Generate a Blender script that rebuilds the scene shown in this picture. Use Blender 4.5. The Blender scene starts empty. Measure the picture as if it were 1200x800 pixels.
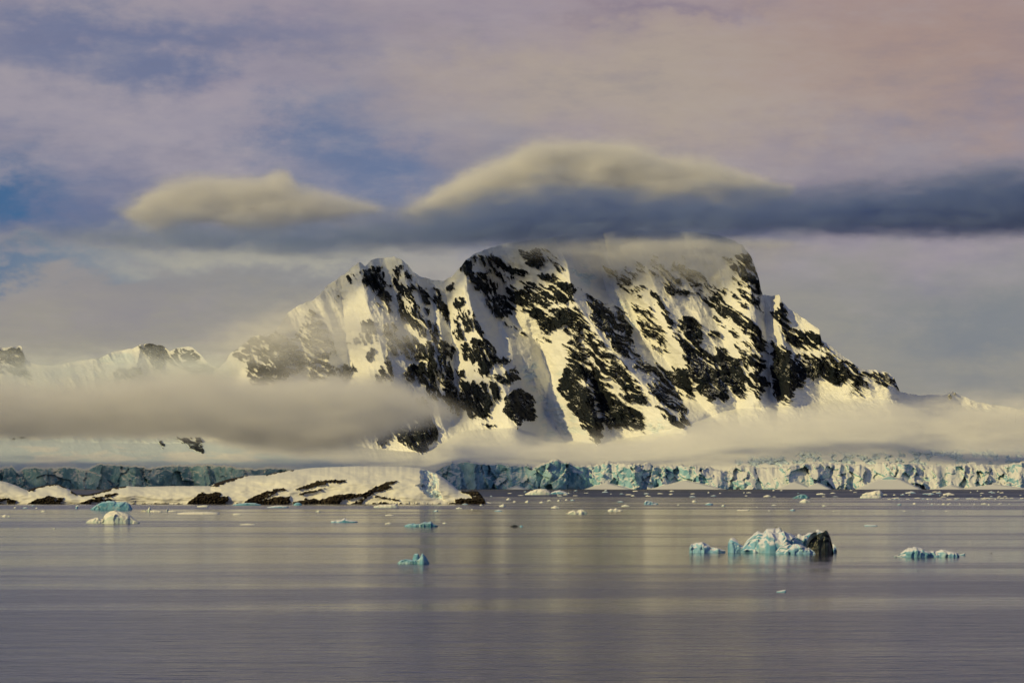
import bpy, math, random
import numpy as np

# ------------------------------------------------------------------ camera, sky, sun, exposure
F = 3400.0          # focal length in units of a 1200-wide frame
CAM_H = 14.0        # ship's deck above the sea
HOR = 566.0         # row of the horizon in the 1200x800 frame
scene = bpy.context.scene
col = scene.collection
R = math.radians

cam_d = bpy.data.cameras.new('camera')
cam = bpy.data.objects.new('camera', cam_d)
col.objects.link(cam)
cam.location = (0, 0, CAM_H)
cam.rotation_euler = (R(90), 0, 0)
cam_d.sensor_width = 36.0
cam_d.lens = F / 1200 * 36.0
cam_d.shift_y = (HOR - 400) / 1200
cam_d.clip_start = 1.0
cam_d.clip_end = 60000
scene.camera = cam

SUN_AZ = 54.0       # degrees to the left of straight behind the camera
SUN_EL = 25.0
sd = bpy.data.lights.new('sun', 'SUN')
sd.energy = 3.0
sd.angle = R(0.6)
sd.color = (1.0, 0.785, 0.30)
sun = bpy.data.objects.new('sun', sd)
col.objects.link(sun)
sun.rotation_euler = (R(90 - SUN_EL), 0, R(-SUN_AZ))

scene.view_settings.view_transform = 'Standard'
scene.view_settings.look = 'None'
scene.view_settings.exposure = 0.0
scene.view_settings.gamma = 1.0
cy = scene.cycles
cy.use_denoising = True
cy.max_bounces = 8
cy.diffuse_bounces = 2
cy.glossy_bounces = 2
cy.transmission_bounces = 2
cy.volume_bounces = 7
cy.transparent_max_bounces = 8
cy.volume_max_steps = 256
cy.volume_step_rate = 3.0
cy.use_adaptive_sampling = True
cy.adaptive_threshold = 0.02
cy.caustics_reflective = False
cy.caustics_refractive = False


class NT:
    """small helper to write node trees as expressions"""
    def __init__(self, tree):
        self.t = tree; self.n = tree.nodes; self.l = tree.links

    def node(self, kind, **kw):
        n = self.n.new(kind)
        for k, v in kw.items():
            setattr(n, k, v)
        return n

    def put(self, sock, v):
        if v is None:
            return
        if isinstance(v, bpy.types.NodeSocket):
            self.l.new(v, sock)
        else:
            sock.default_value = v

    def math(self, op, a, b=None, c=None, clamp=False):
        n = self.node('ShaderNodeMath', operation=op, use_clamp=clamp)
        for i, v in enumerate((a, b, c)):
            self.put(n.inputs[i], v)
        return n.outputs[0]

    def vmath(self, op, a, b=None):
        n = self.node('ShaderNodeVectorMath', operation=op)
        self.put(n.inputs[0], a); self.put(n.inputs[1], b)
        return n.outputs[0]

    def sep(self, v):
        n = self.node('ShaderNodeSeparateXYZ'); self.put(n.inputs[0], v)
        return n.outputs

    def comb(self, x, y, z):
        n = self.node('ShaderNodeCombineXYZ')
        for i, v in enumerate((x, y, z)):
            self.put(n.inputs[i], v)
        return n.outputs[0]

    def noise(self, vec, scale, detail=4, rough=0.55, dist=0.0):
        n = self.node('ShaderNodeTexNoise')
        self.put(n.inputs['Vector'], vec)
        n.inputs['Scale'].default_value = scale
        n.inputs['Detail'].default_value = detail
        n.inputs['Roughness'].default_value = rough
        n.inputs['Distortion'].default_value = dist
        return n.outputs['Fac'] if 'Fac' in n.outputs else n.outputs[0]

    def ramp(self, v, a, b, smooth=True):
        n = self.node('ShaderNodeMapRange')
        n.interpolation_type = 'SMOOTHSTEP' if smooth else 'LINEAR'
        self.put(n.inputs[0], v); self.put(n.inputs[1], a); self.put(n.inputs[2], b)
        n.inputs[3].default_value = 0.0; n.inputs[4].default_value = 1.0
        return n.outputs[0]

    def mix(self, f, a, b):
        n = self.node('ShaderNodeMix', data_type='RGBA')
        n.clamp_factor = True
        self.put(n.inputs[0], f)
        for i, v in ((6, a), (7, b)):
            if isinstance(v, tuple) and len(v) == 3:
                v = (*v, 1.0)
            self.put(n.inputs[i], v)
        return n.outputs[2]


def build_world():
    w = bpy.data.worlds.new('World')
    scene.world = w
    w.use_nodes = True
    t = NT(w.node_tree)
    t.n.clear()
    out = t.node('ShaderNodeOutputWorld')
    bg = t.node('ShaderNodeBackground')
    t.l.new(bg.outputs[0], out.inputs[0])
    sky = t.node('ShaderNodeTexSky', sky_type='NISHITA')
    sky.sun_disc = False
    sky.sun_elevation = R(SUN_EL)
    sky.sun_rotation = R(180 + SUN_AZ)
    sky.altitude = 10
    sky.dust_density = 0.4
    sky.ozone_density = 4.0
    tc = t.node('ShaderNodeTexCoord')
    d = tc.outputs['Generated']
    x, y, z = t.sep(d)
    # soft warp so that no cloud edge is a clean curve
    wn = t.math('SUBTRACT', t.noise(t.comb(t.math('MULTIPLY', x, 1.0), y, t.math('MULTIPLY', z, 2.4)), 9.0, 5, 0.6), 0.5)
    wn2 = t.math('SUBTRACT', t.noise(t.comb(t.math('MULTIPLY', x, 1.0), y, t.math('MULTIPLY', z, 2.0)), 26.0, 4, 0.6), 0.5)
    az = t.math('ARCTAN2', x, y)
    el = t.math('ARCSINE', z)
    u = t.math('MULTIPLY_ADD', az, F, 600.0)
    v = t.math('MULTIPLY_ADD', el, -F, HOR)
    wn3 = t.math('SUBTRACT', t.noise(t.comb(x, y, t.math('MULTIPLY', z, 1.6)), 80.0, 5, 0.65), 0.5)
    u = t.math('MULTIPLY_ADD', wn3, 160.0, t.math('MULTIPLY_ADD', wn, 420.0, u))
    v = t.math('MULTIPLY_ADD', wn3, 60.0, t.math('MULTIPLY_ADD', wn2, 150.0, t.math('MULTIPLY_ADD', wn, 90.0, v)))

    def blob(uc, vc, su, sv, k=1.0):
        a = t.math('POWER', t.math('ABSOLUTE', t.math('DIVIDE', t.math('SUBTRACT', u, uc), su)), 2.0)
        b = t.math('POWER', t.math('ABSOLUTE', t.math('DIVIDE', t.math('SUBTRACT', v, vc), sv)), 2.0)
        return t.math('MULTIPLY', t.math('EXPONENT', t.math('MULTIPLY', t.math('ADD', a, b), -1.0)), k)

    dk = t.comb(x, y, t.math('MULTIPLY', z, 3.2))
    big = t.noise(dk, 3.2, 5, 0.55)
    fine = t.noise(dk, 11.0, 6, 0.6)
    # cloud deck: mauve grey, with paler and bluer banks
    c = t.mix(t.ramp(big, 0.42, 0.58), (0.125, 0.145, 0.250), (0.290, 0.245, 0.300))
    c = t.mix(t.math('MULTIPLY', t.ramp(fine, 0.40, 0.66), 0.6), c, (0.38, 0.325, 0.335))
    S = scene_sky
    for (uc, vc, su, sv, k, colr) in S:
        c = t.mix(blob(uc, vc, su, sv, k), c, colr)
    # near the horizon the deck is thick and beige grey
    low = t.ramp(v, 250.0, 400.0)
    c = t.mix(t.math('MULTIPLY', low, 0.9), c, (0.310, 0.280, 0.220))
    fine2 = t.noise(dk, 34.0, 5, 0.62)
    c = t.mix(t.math('MULTIPLY', t.ramp(fine2, 0.45, 0.75), 0.22), c, (0.42, 0.36, 0.345))
    c = t.mix(t.math('MULTIPLY', t.ramp(fine2, 0.52, 0.25), 0.22), c, (0.155, 0.15, 0.215))
    for (uc, vc, su, sv, k, colr) in low_sky:
        c = t.mix(blob(uc, vc, su, sv, k), c, colr)
    # clear sky shows through the gaps and more of it overhead
    gap = t.ramp(t.noise(dk, 2.1, 4, 0.5), 0.28, 0.48)
    gap = t.math('MULTIPLY', gap, t.ramp(el, 0.17, 0.42))
    skyc = t.vmath('MULTIPLY', sky.outputs[0], (0.055, 0.055, 0.055))
    c = t.mix(t.math('MULTIPLY', gap, 0.92), c, skyc)
    # even cloud has some of the sky's blue in it
    c = t.vmath('ADD', c, t.vmath('MULTIPLY', sky.outputs[0], (0.004, 0.005, 0.006)))
    t.l.new(c, bg.inputs[0])
    bg.inputs[1].default_value = 1.0


# far cloud masses of this sky: direction, spread, weight, colour
scene_sky = [
    (1080, 60, 420, 140, 0.95, (0.360, 0.240, 0.195)),     # salmon, high on the right
    (740, 110, 300, 80, 0.80, (0.410, 0.335, 0.255)),      # beige, above the summit
    (1120, 200, 260, 50, 0.60, (0.235, 0.215, 0.255)),
    (170, 150, 210, 62, 0.70, (0.37, 0.32, 0.35)),         # pale mauve bank, left
    (395, 180, 105, 62, 1.0, (0.130, 0.165, 0.275)),       # blue gap
    (590, 190, 60, 50, 0.55, (0.25, 0.24, 0.28)),
    (5, 232, 85, 34, 1.0, (0.045, 0.115, 0.245)),         # clear blue, left edge
    (150, 55, 280, 34, 0.85, (0.125, 0.150, 0.260)),
    (740, 10, 90, 16, 0.7, (0.225, 0.175, 0.225)),
]
low_sky = [
    (50, 322, 150, 16, 1.0, (0.080, 0.140, 0.250)),
    (330, 310, 230, 26, 0.75, (0.44, 0.405, 0.300)),       # cream haze beside the summit
    (1180, 400, 150, 60, 0.75, (0.165, 0.180, 0.215)),
    (150, 370, 130, 30, 0.5, (0.27, 0.24, 0.255)),
]
build_world()

# ------------------------------------------------------------------ helpers
_rng = np.random.RandomState(7)
_perm = _rng.permutation(256)
_perm = np.concatenate([_perm, _perm])
_ga = _rng.rand(256) * 2 * np.pi
_gx, _gy = np.cos(_ga), np.sin(_ga)


def perlin(x, y, seed=0):
    x = x + seed * 37.17; y = y + seed * 91.73
    xi = np.floor(x).astype(int); yi = np.floor(y).astype(int)
    xf = x - xi; yf = y - yi
    u = xf * xf * xf * (xf * (xf * 6 - 15) + 10)
    v = yf * yf * yf * (yf * (yf * 6 - 15) + 10)

    def g(ix, iy, dx, dy):
        h = _perm[_perm[ix & 255] + (iy & 255)]
        return _gx[h] * dx + _gy[h] * dy
    a = g(xi, yi, xf, yf); b = g(xi + 1, yi, xf - 1, yf)
    c = g(xi, yi + 1, xf, yf - 1); d = g(xi + 1, yi + 1, xf - 1, yf - 1)
    return (a + u * (b - a)) * (1 - v) + (c + u * (d - c)) * v      # about -0.7..0.7


def fbm(x, y, octv=5, seed=0, gain=0.5, ridged=False):
    s = np.zeros_like(x); a = 1.0; f = 1.0; tot = 0
    for o in range(octv):
        n = perlin(x * f, y * f, seed + o * 3)
        if ridged:
            n = 0.5 - np.abs(n) * 1.6
        s += a * n; tot += a
        a *= gain; f *= 2.03
    return s / tot


def worley(x, y, seed=0):
    """distance to the nearest and second nearest feature point, and a random id"""
    xi = np.floor(x).astype(int); yi = np.floor(y).astype(int)
    f1 = np.full(x.shape, 9.0); f2 = np.full(x.shape, 9.0); idv = np.zeros(x.shape)
    tab = np.random.RandomState(100 + seed).rand(512, 3)
    for dx in (-1, 0, 1):
        for dy in (-1, 0, 1):
            h = _perm[_perm[(xi + dx + seed * 13) & 255] + ((yi + dy) & 255)]
            px = xi + dx + tab[h, 0]; py = yi + dy + tab[h, 1]
            dd = np.hypot(px - x, py - y)
            closer = dd < f1
            f2 = np.where(closer, f1, np.minimum(f2, dd))
            idv = np.where(closer, tab[h, 2], idv)
            f1 = np.where(closer, dd, f1)
    return f1, f2, idv


def facets(x, y, seed=0, tilt=1.0):
    """broken planes: every cell is a flat face with its own level and slope"""
    xi = np.floor(x).astype(int); yi = np.floor(y).astype(int)
    f1 = np.full(x.shape, 9.0); out = np.zeros(x.shape)
    tab = np.random.RandomState(300 + seed).rand(512, 5)
    for dx in (-1, 0, 1):
        for dy in (-1, 0, 1):
            h = _perm[_perm[(xi + dx + seed * 17) & 255] + ((yi + dy) & 255)]
            ox = x - (xi + dx + tab[h, 0]); oy = y - (yi + dy + tab[h, 1])
            dd = np.abs(ox) * 0.6 + np.hypot(ox, oy) * 0.6
            closer = dd < f1
            v = (tab[h, 2] - 0.5) + tilt * ((tab[h, 3] - 0.5) * ox + (tab[h, 4] - 0.5) * oy)
            out = np.where(closer, v, out)
            f1 = np.where(closer, dd, f1)
    return out


def sstep(a, b, x):
    t = np.clip((x - a) / (b - a), 0, 1)
    return t * t * (3 - 2 * t)


def seg_dist(px, py, a, b):
    ax, ay = a; bx, by = b
    dx, dy = bx - ax, by - ay
    L = dx * dx + dy * dy + 1e-9
    t = np.clip(((px - ax) * dx + (py - ay) * dy) / L, 0, 1)
    return np.hypot(px - ax - t * dx, py - ay - t * dy), t


def poly_sd(px, py, pts):
    d = np.full(px.shape, 1e9); inside = np.zeros(px.shape, bool)
    n = len(pts)
    for i in range(n):
        a = pts[i]; b = pts[(i + 1) % n]
        d = np.minimum(d, seg_dist(px, py, a, b)[0])
        cond = (a[1] > py) != (b[1] > py)
        with np.errstate(divide='ignore', invalid='ignore'):
            xs = (b[0] - a[0]) * (py - a[1]) / (b[1] - a[1] + 1e-12) + a[0]
        inside ^= cond & (px < xs)
    return np.where(inside, d, -d)


def paint(P, px, py, shapes, feather):
    """shapes: (density, polygon) or (density, polyline, width)"""
    for s in shapes:
        p = s[0]; pts = s[1]
        m = 8
        xs = [q[0] for q in pts]; ys = [q[1] for q in pts]
        sel = np.where((px > min(xs) - m) & (px < max(xs) + m) & (py > min(ys) - m) & (py < max(ys) + m))[0]
        if len(sel) == 0:
            continue
        X, Yv = px[sel], py[sel]
        if len(s) == 3:
            d = np.full(X.shape, 1e9)
            for a, b in zip(pts[:-1], pts[1:]):
                d = np.minimum(d, seg_dist(X, Yv, a, b)[0])
            sdv = s[2] / 2 - d
        else:
            sdv = poly_sd(X, Yv, pts)
        w = sstep(-feather, feather, sdv)
        P[sel] = P[sel] * (1 - w) + p * w
    return P


def rank01(n):
    o = np.empty(n.shape); o[np.argsort(n, kind='stable')] = np.linspace(0, 1, n.size)
    return o


def at(px, py, Y):
    """world point seen at this place of the frame, Y metres away"""
    return ((px - 600.0) * Y / F, Y, CAM_H + (HOR - py) * Y / F)


def sea_Y(py):
    return CAM_H * F / (py - HOR)


def tag(o, label=None, cat=None, group=None, kind=None):
    if label: o['label'] = label
    if cat: o['category'] = cat
    if group: o['group'] = group
    if kind: o['kind'] = kind
    return o


def grid_mesh(name, X, Y, Z, mat, attrs=None, smooth=True, parent=None, close_u=False):
    """X, Y, Z arrays of shape (rows, cols)"""
    nr, nc = X.shape
    co = np.stack([X, Y, Z], -1).reshape(-1, 3).astype(np.float32)
    idx = np.arange(nr * nc).reshape(nr, nc)
    q = np.stack([idx[:-1, :-1], idx[:-1, 1:], idx[1:, 1:], idx[1:, :-1]], -1).reshape(-1, 4)
    return raw_mesh(name, co, q, mat, attrs, smooth, parent)


def raw_mesh(name, co, q, mat, attrs=None, smooth=True, parent=None):
    me = bpy.data.meshes.new(name)
    me.vertices.add(len(co)); me.vertices.foreach_set('co', co.ravel())
    k = q.shape[1]
    me.loops.add(q.size); me.loops.foreach_set('vertex_index', q.ravel().astype(np.int32))
    me.polygons.add(len(q))
    me.polygons.foreach_set('loop_start', np.arange(0, q.size, k, dtype=np.int32))
    me.polygons.foreach_set('loop_total', np.full(len(q), k, np.int32))
    me.polygons.foreach_set('use_smooth', np.full(len(q), smooth, bool))
    for an, av in (attrs or {}).items():
        a = me.attributes.new(an, 'FLOAT', 'POINT')
        a.data.foreach_set('value', av.ravel().astype(np.float32))
    me.update(calc_edges=True)
    me.materials.append(mat)
    o = bpy.data.objects.new(name, me)
    col.objects.link(o)
    if parent: o.parent = parent
    return o


def rock_pieces(name, parent, X, Y, Z, attrs, thr, min_faces, max_pieces, proud, mat):
    """each outcrop that stands apart becomes a rock shell of its own, a little proud of the snow"""
    r = attrs['rock']
    fr = (r[:-1, :-1] + r[1:, :-1] + r[:-1, 1:] + r[1:, 1:]) / 4 > thr
    lab = np.zeros(fr.shape, int)
    comps = []
    nr, nc = fr.shape
    for (i, j) in np.argwhere(fr):
        if lab[i, j]:
            continue
        k = len(comps) + 1
        st = [(i, j)]; lab[i, j] = k; cells = []
        while st:
            a, b = st.pop(); cells.append((a, b))
            for (c, d) in ((a + 1, b), (a - 1, b), (a, b + 1), (a, b - 1)):
                if 0 <= c < nr and 0 <= d < nc and fr[c, d] and not lab[c, d]:
                    lab[c, d] = k; st.append((c, d))
        comps.append(cells)
    comps = sorted([c for c in comps if len(c) >= min_faces], key=len, reverse=True)[:max_pieces]
    idx = np.arange(X.size).reshape(X.shape)
    co = np.stack([X, Y - 0.9 * proud, Z + 0.35 * proud], -1).reshape(-1, 3)
    for cells in comps:
        c = np.array(cells)
        q = np.stack([idx[c[:, 0], c[:, 1]], idx[c[:, 0], c[:, 1] + 1], idx[c[:, 0] + 1, c[:, 1] + 1], idx[c[:, 0] + 1, c[:, 1]]], -1)
        used, inv = np.unique(q, return_inverse=True)
        raw_mesh(name, co[used].astype(np.float32), inv.reshape(-1, 4), mat, {k: v.ravel()[used] for k, v in attrs.items()}, True, parent)


def new_mat(name):
    m = bpy.data.materials.new(name)
    m.use_nodes = True
    t = NT(m.node_tree)
    b = t.n['Principled BSDF']
    return m, t, b


def attr(t, name):
    n = t.node('ShaderNodeAttribute'); n.attribute_name = name
    return n.outputs['Fac']


# ------------------------------------------------------------------ materials
def mountain_material(name, sc, rock_a, rock_b, snow=(0.80, 0.81, 0.82), frag=0.24, ledge_snow=0.9):
    m, t, b = new_mat(name)
    geo = t.node('ShaderNodeNewGeometry')
    P = geo.outputs['Position']
    r = attr(t, 'rock'); ice = attr(t, 'ice')
    n1 = t.noise(P, 0.20 * sc, 5, 0.68)
    n2 = t.noise(P, 0.025 * sc, 4, 0.6)
    rr = t.math('MULTIPLY_ADD', t.math('SUBTRACT', n1, 0.5), frag, r)
    rockf = t.ramp(rr, -0.012, 0.02)
    # snow caught on the ledges
    nz = t.sep(geo.outputs['True Normal'])[2]
    ledge = t.math('MULTIPLY_ADD', t.math('SUBTRACT', n1, 0.5), 0.7, nz)
    rockf = t.math('MULTIPLY', rockf, t.math('SUBTRACT', 1.0, t.math('MULTIPLY', t.math('MULTIPLY', t.ramp(ledge, 0.84, 0.98), t.ramp(t.noise(P, 0.017 * sc, 3, 0.6), 0.50, 0.60)), ledge_snow)))
    rc = t.mix(t.ramp(n2, 0.35, 0.65), rock_a, rock_b)
    rc = t.mix(t.math('MULTIPLY', t.ramp(n1, 0.5, 0.75), 0.4), rc, (0.028, 0.028, 0.031))
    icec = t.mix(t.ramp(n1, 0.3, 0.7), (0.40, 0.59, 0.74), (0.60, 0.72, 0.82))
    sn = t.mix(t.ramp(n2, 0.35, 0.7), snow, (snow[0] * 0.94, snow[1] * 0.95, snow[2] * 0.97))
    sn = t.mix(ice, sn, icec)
    t.l.new(t.mix(rockf, sn, rc), b.inputs['Base Color'])
    b.inputs['Roughness'].default_value = 0.75
    b.inputs['Specular IOR Level'].default_value = 0.2
    bp = t.node('ShaderNodeBump'); bp.inputs['Strength'].default_value = 0.6
    bp.inputs['Distance'].default_value = 3.0 / sc
    t.l.new(t.math('MULTIPLY', n1, t.math('MULTIPLY_ADD', rockf, 0.8, 0.25)), bp.inputs['Height'])
    t.l.new(bp.outputs[0], b.inputs['Normal'])
    return m


def ice_material(name, snow, ice, deep, sc=1.0, snow_lo=0.35, snow_hi=0.6, rough=0.5, bump=None, patch=0.45):
    """snow lies where the surface faces up, bare blue ice shows on the steep faces"""
    m, t, b = new_mat(name)
    geo = t.node('ShaderNodeNewGeometry')
    P = geo.outputs['Position']
    nz = t.sep(geo.outputs['Normal'])[2]
    n1 = t.noise(P, 0.5 * sc, 5, 0.6)
    n2 = t.noise(P, 0.13 * sc, 4, 0.6)
    up = t.math('MULTIPLY_ADD', t.math('SUBTRACT', n1, 0.5), patch, nz)
    f = t.ramp(up, snow_lo, snow_hi)
    ic = t.mix(t.ramp(n2, 0.38, 0.62), deep, ice)
    ic = t.mix(t.math('MULTIPLY', t.ramp(n1, 0.5, 0.7), 0.5), ic, (0.62, 0.74, 0.77))
    t.l.new(t.mix(f, ic, snow), b.inputs['Base Color'])
    b.inputs['Roughness'].default_value = rough
    b.inputs['Specular IOR Level'].default_value = 0.3
    bp = t.node('ShaderNodeBump'); bp.inputs['Strength'].default_value = 0.7
    bp.inputs['Distance'].default_value = bump if bump else 0.6 / sc
    t.l.new(n1, bp.inputs['Height'])
    t.l.new(bp.outputs[0], b.inputs['Normal'])
    return m


M_MOUNT = mountain_material('snow_and_rock', 1.0, (0.004, 0.009, 0.017), (0.011, 0.014, 0.020))
M_ISLE = mountain_material('island_snow_and_rock', 8.0, (0.020, 0.016, 0.013), (0.050, 0.040, 0.030), (0.82, 0.82, 0.80), 0.14, 0.0)
M_CLIFF = ice_material('glacier_ice', (0.78, 0.79, 0.80), (0.33, 0.54, 0.66), (0.13, 0.31, 0.43), 0.16, 0.50, 0.80, bump=0.4)
M_BERG = ice_material('iceberg_ice', (0.74, 0.77, 0.90), (0.30, 0.56, 0.84), (0.09, 0.31, 0.52), 0.6, 0.30, 0.62, bump=0.06, patch=0.2)
M_BLUE = ice_material('blue_ice', (0.44, 0.68, 0.88), (0.20, 0.47, 0.70), (0.05, 0.22, 0.38), 0.8, 0.60, 0.90, bump=0.06, patch=0.2)
M_WHITE = ice_material('white_ice', (0.84, 0.84, 0.83), (0.74, 0.79, 0.80), (0.50, 0.66, 0.70), 1.5, 0.1, 0.45, bump=0.08)


def dark_ice_material():
    m, t, b = new_mat('dirty_black_ice')
    P = t.node('ShaderNodeNewGeometry').outputs['Position']
    n = t.noise(P, 1.4, 5, 0.6)
    t.l.new(t.mix(t.ramp(n, 0.4, 0.7), (0.006, 0.010, 0.016), (0.022, 0.042, 0.056)), b.inputs['Base Color'])
    b.inputs['Roughness'].default_value = 0.35
    bp = t.node('ShaderNodeBump'); bp.inputs['Strength'].default_value = 0.8; bp.inputs['Distance'].default_value = 0.3
    t.l.new(n, bp.inputs['Height']); t.l.new(bp.outputs[0], b.inputs['Normal'])
    return m


M_DARK = dark_ice_material()


def sea_material():
    m, t, b = new_mat('sea_water')
    P = t.node('ShaderNodeNewGeometry').outputs['Position']
    x, y, z = t.sep(P)
    # long low ripples lying across the view, over broad calm and ruffled belts
    v1 = t.comb(t.math('MULTIPLY', x, 0.055), t.math('MULTIPLY', y, 0.17), 0.0)
    v2 = t.comb(t.math('MULTIPLY', x, 0.30), t.math('MULTIPLY', y, 0.75), 3.0)
    w1 = t.noise(v1, 1.0, 4, 0.6)
    w2 = t.noise(v2, 1.0, 2, 0.5)
    # belts follow the log of distance only because wind lanes widen seaward
    bx = t.math('MULTIPLY', x, 0.0011)
    by = t.math('MULTIPLY', y, 0.012)
    belts = t.noise(t.comb(bx, by, 1.7), 1.0, 4, 0.6)
    by2 = t.math('MULTIPLY', y, 0.0030)
    belts2 = t.noise(t.comb(bx, by2, 7.7), 1.0, 3, 0.6)
    pat = t.noise(t.comb(t.math('MULTIPLY', x, 0.006), t.math('MULTIPLY', y, 0.022), 4.4), 1.0, 5, 0.62, 0.6)
    be = t.math('ADD', t.math('MULTIPLY', belts, 0.35), t.math('ADD', t.math('MULTIPLY', belts2, 0.35), t.math('MULTIPLY', pat, 0.30)))
    ruffle = t.ramp(be, 0.44, 0.57)
    # off the glacier the katabatic wind roughens the water
    far = t.ramp(t.math('MULTIPLY_ADD', t.math('SUBTRACT', belts2, 0.5), 1600.0, y), 2700.0, 3100.0)
    h = t.math('MULTIPLY_ADD', w2, 0.35, w1)
    bp = t.node('ShaderNodeBump')
    bp.inputs['Distance'].default_value = 1.3
    t.put(bp.inputs['Strength'], t.math('MULTIPLY_ADD', ruffle, 0.36, 0.10))
    t.l.new(h, bp.inputs['Height'])
    t.l.new(bp.outputs[0], b.inputs['Normal'])
    b.inputs['Base Color'].default_value = (0.022, 0.023, 0.050, 1)
    t.put(b.inputs['Roughness'], t.math('MULTIPLY_ADD', far, 0.25, t.math('MULTIPLY_ADD', ruffle, 0.12, 0.08)))
    b.inputs['IOR'].default_value = 1.33
    return m


# ------------------------------------------------------------------ sea
ys = np.concatenate([np.linspace(-3000, 100, 6), np.geomspace(120, 30000, 60)])
xs = np.linspace(-1, 1, 41)
GX, GY = np.meshgrid(xs, ys)
o = grid_mesh('sea', GX * 20000, GY, np.zeros_like(GX), sea_material())
tag(o, 'calm grey sea with soft reflections and wind lanes', 'sea', kind='structure')

# ------------------------------------------------------------------ mountain
RIDGE = [(-80, 409), (0, 407), (25, 406), (29, 418), (38, 426), (60, 429), (90, 423), (115, 420), (125, 415),
         (140, 410), (155, 408), (165, 403), (175, 402), (190, 405), (199, 411), (208, 407), (225, 406), (234, 414),
         (245, 427), (255, 432), (264, 424), (271, 413), (282, 406), (293, 397), (302, 392), (312, 395), (322, 388),
         (330, 378), (336, 368), (350, 358), (365, 352), (375, 345), (385, 333), (395, 327), (405, 320), (410, 315),
         (417, 310), (422, 307), (428, 312), (435, 305), (445, 302), (460, 301), (470, 303), (478, 310), (485, 319),
         (492, 324), (505, 327), (520, 329), (530, 323), (540, 312), (547, 303), (555, 298), (565, 294), (575, 290),
         (600, 284), (630, 280), (660, 276), (700, 272), (740, 270), (780, 270), (820, 272), (850, 277), (870, 287),
         (880, 300), (884, 310), (889, 325), (892, 340), (894, 346), (905, 347), (913, 345), (917, 354), (925, 362),
         (940, 372), (952, 380), (960, 386), (963, 399), (975, 406), (990, 419), (1000, 426), (1012, 432), (1032, 435),
         (1042, 437), (1048, 443), (1055, 459), (1070, 462), (1090, 463), (1108, 462), (1116, 459), (1124, 463),
         (1150, 472), (1200, 480), (1280, 490)]
FOOT = [(-80, 515), (200, 520), (300, 515), (400, 520), (440, 526), (500, 530), (540, 505), (600, 500), (640, 512),
        (700, 520), (760, 508), (800, 500), (860, 478), (920, 476), (1000, 466), (1100, 470), (1280, 500)]
# crests (towards the sea) and gullies (into the mountain): amplitude in metres, half width, points
SPURS = [
    (70, 46, [(420, 307), (425, 330), (428, 350), (440, 380), (450, 420), (458, 452)]),
    (55, 30, [(470, 303), (478, 335), (492, 365), (506, 395), (513, 430)]),
    (60, 34, [(545, 305), (548, 340), (556, 380), (575, 420), (590, 455), (608, 495)]),
    (125, 60, [(650, 278), (665, 310), (672, 350), (690, 375), (705, 396), (722, 418), (746, 442), (772, 470), (800, 500)]),
    (60, 36, [(672, 350), (667, 385), (672, 420), (690, 460), (700, 520)]),
    (70, 50, [(745, 275), (765, 330), (785, 380), (803, 420), (835, 468)]),
    (80, 46, [(868, 290), (880, 340), (892, 400), (890, 465)]),
    (60, 36, [(914, 346), (912, 385), (925, 420), (925, 472)]),
    (50, 34, [(960, 386), (965, 410), (1000, 440), (1040, 455)]),
    (40, 30, [(322, 388), (325, 420), (318, 452)]),
    (45, 40, [(500, 466), (496, 500), (490, 530)]),
    (40, 30, [(165, 403), (160, 430), (150, 450)]),
    (40, 30, [(222, 406), (226, 430), (230, 450)]),
]
GULLIES = [
    (85, 46, [(588, 345), (600, 375), (632, 402), (645, 440), (640, 480), (660, 515)]),
    (50, 24, [(522, 330), (524, 365), (530, 400), (533, 440), (540, 488)]),
    (35, 20, [(508, 340), (512, 400), (514, 450)]),
    (60, 30, [(700, 300), (712, 345), (745, 385), (770, 425), (800, 470)]),
    (60, 18, [(896, 345), (898, 385), (901, 425), (903, 460)]),
    (40, 24, [(400, 345), (405, 390), (410, 440)]),
]
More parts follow.
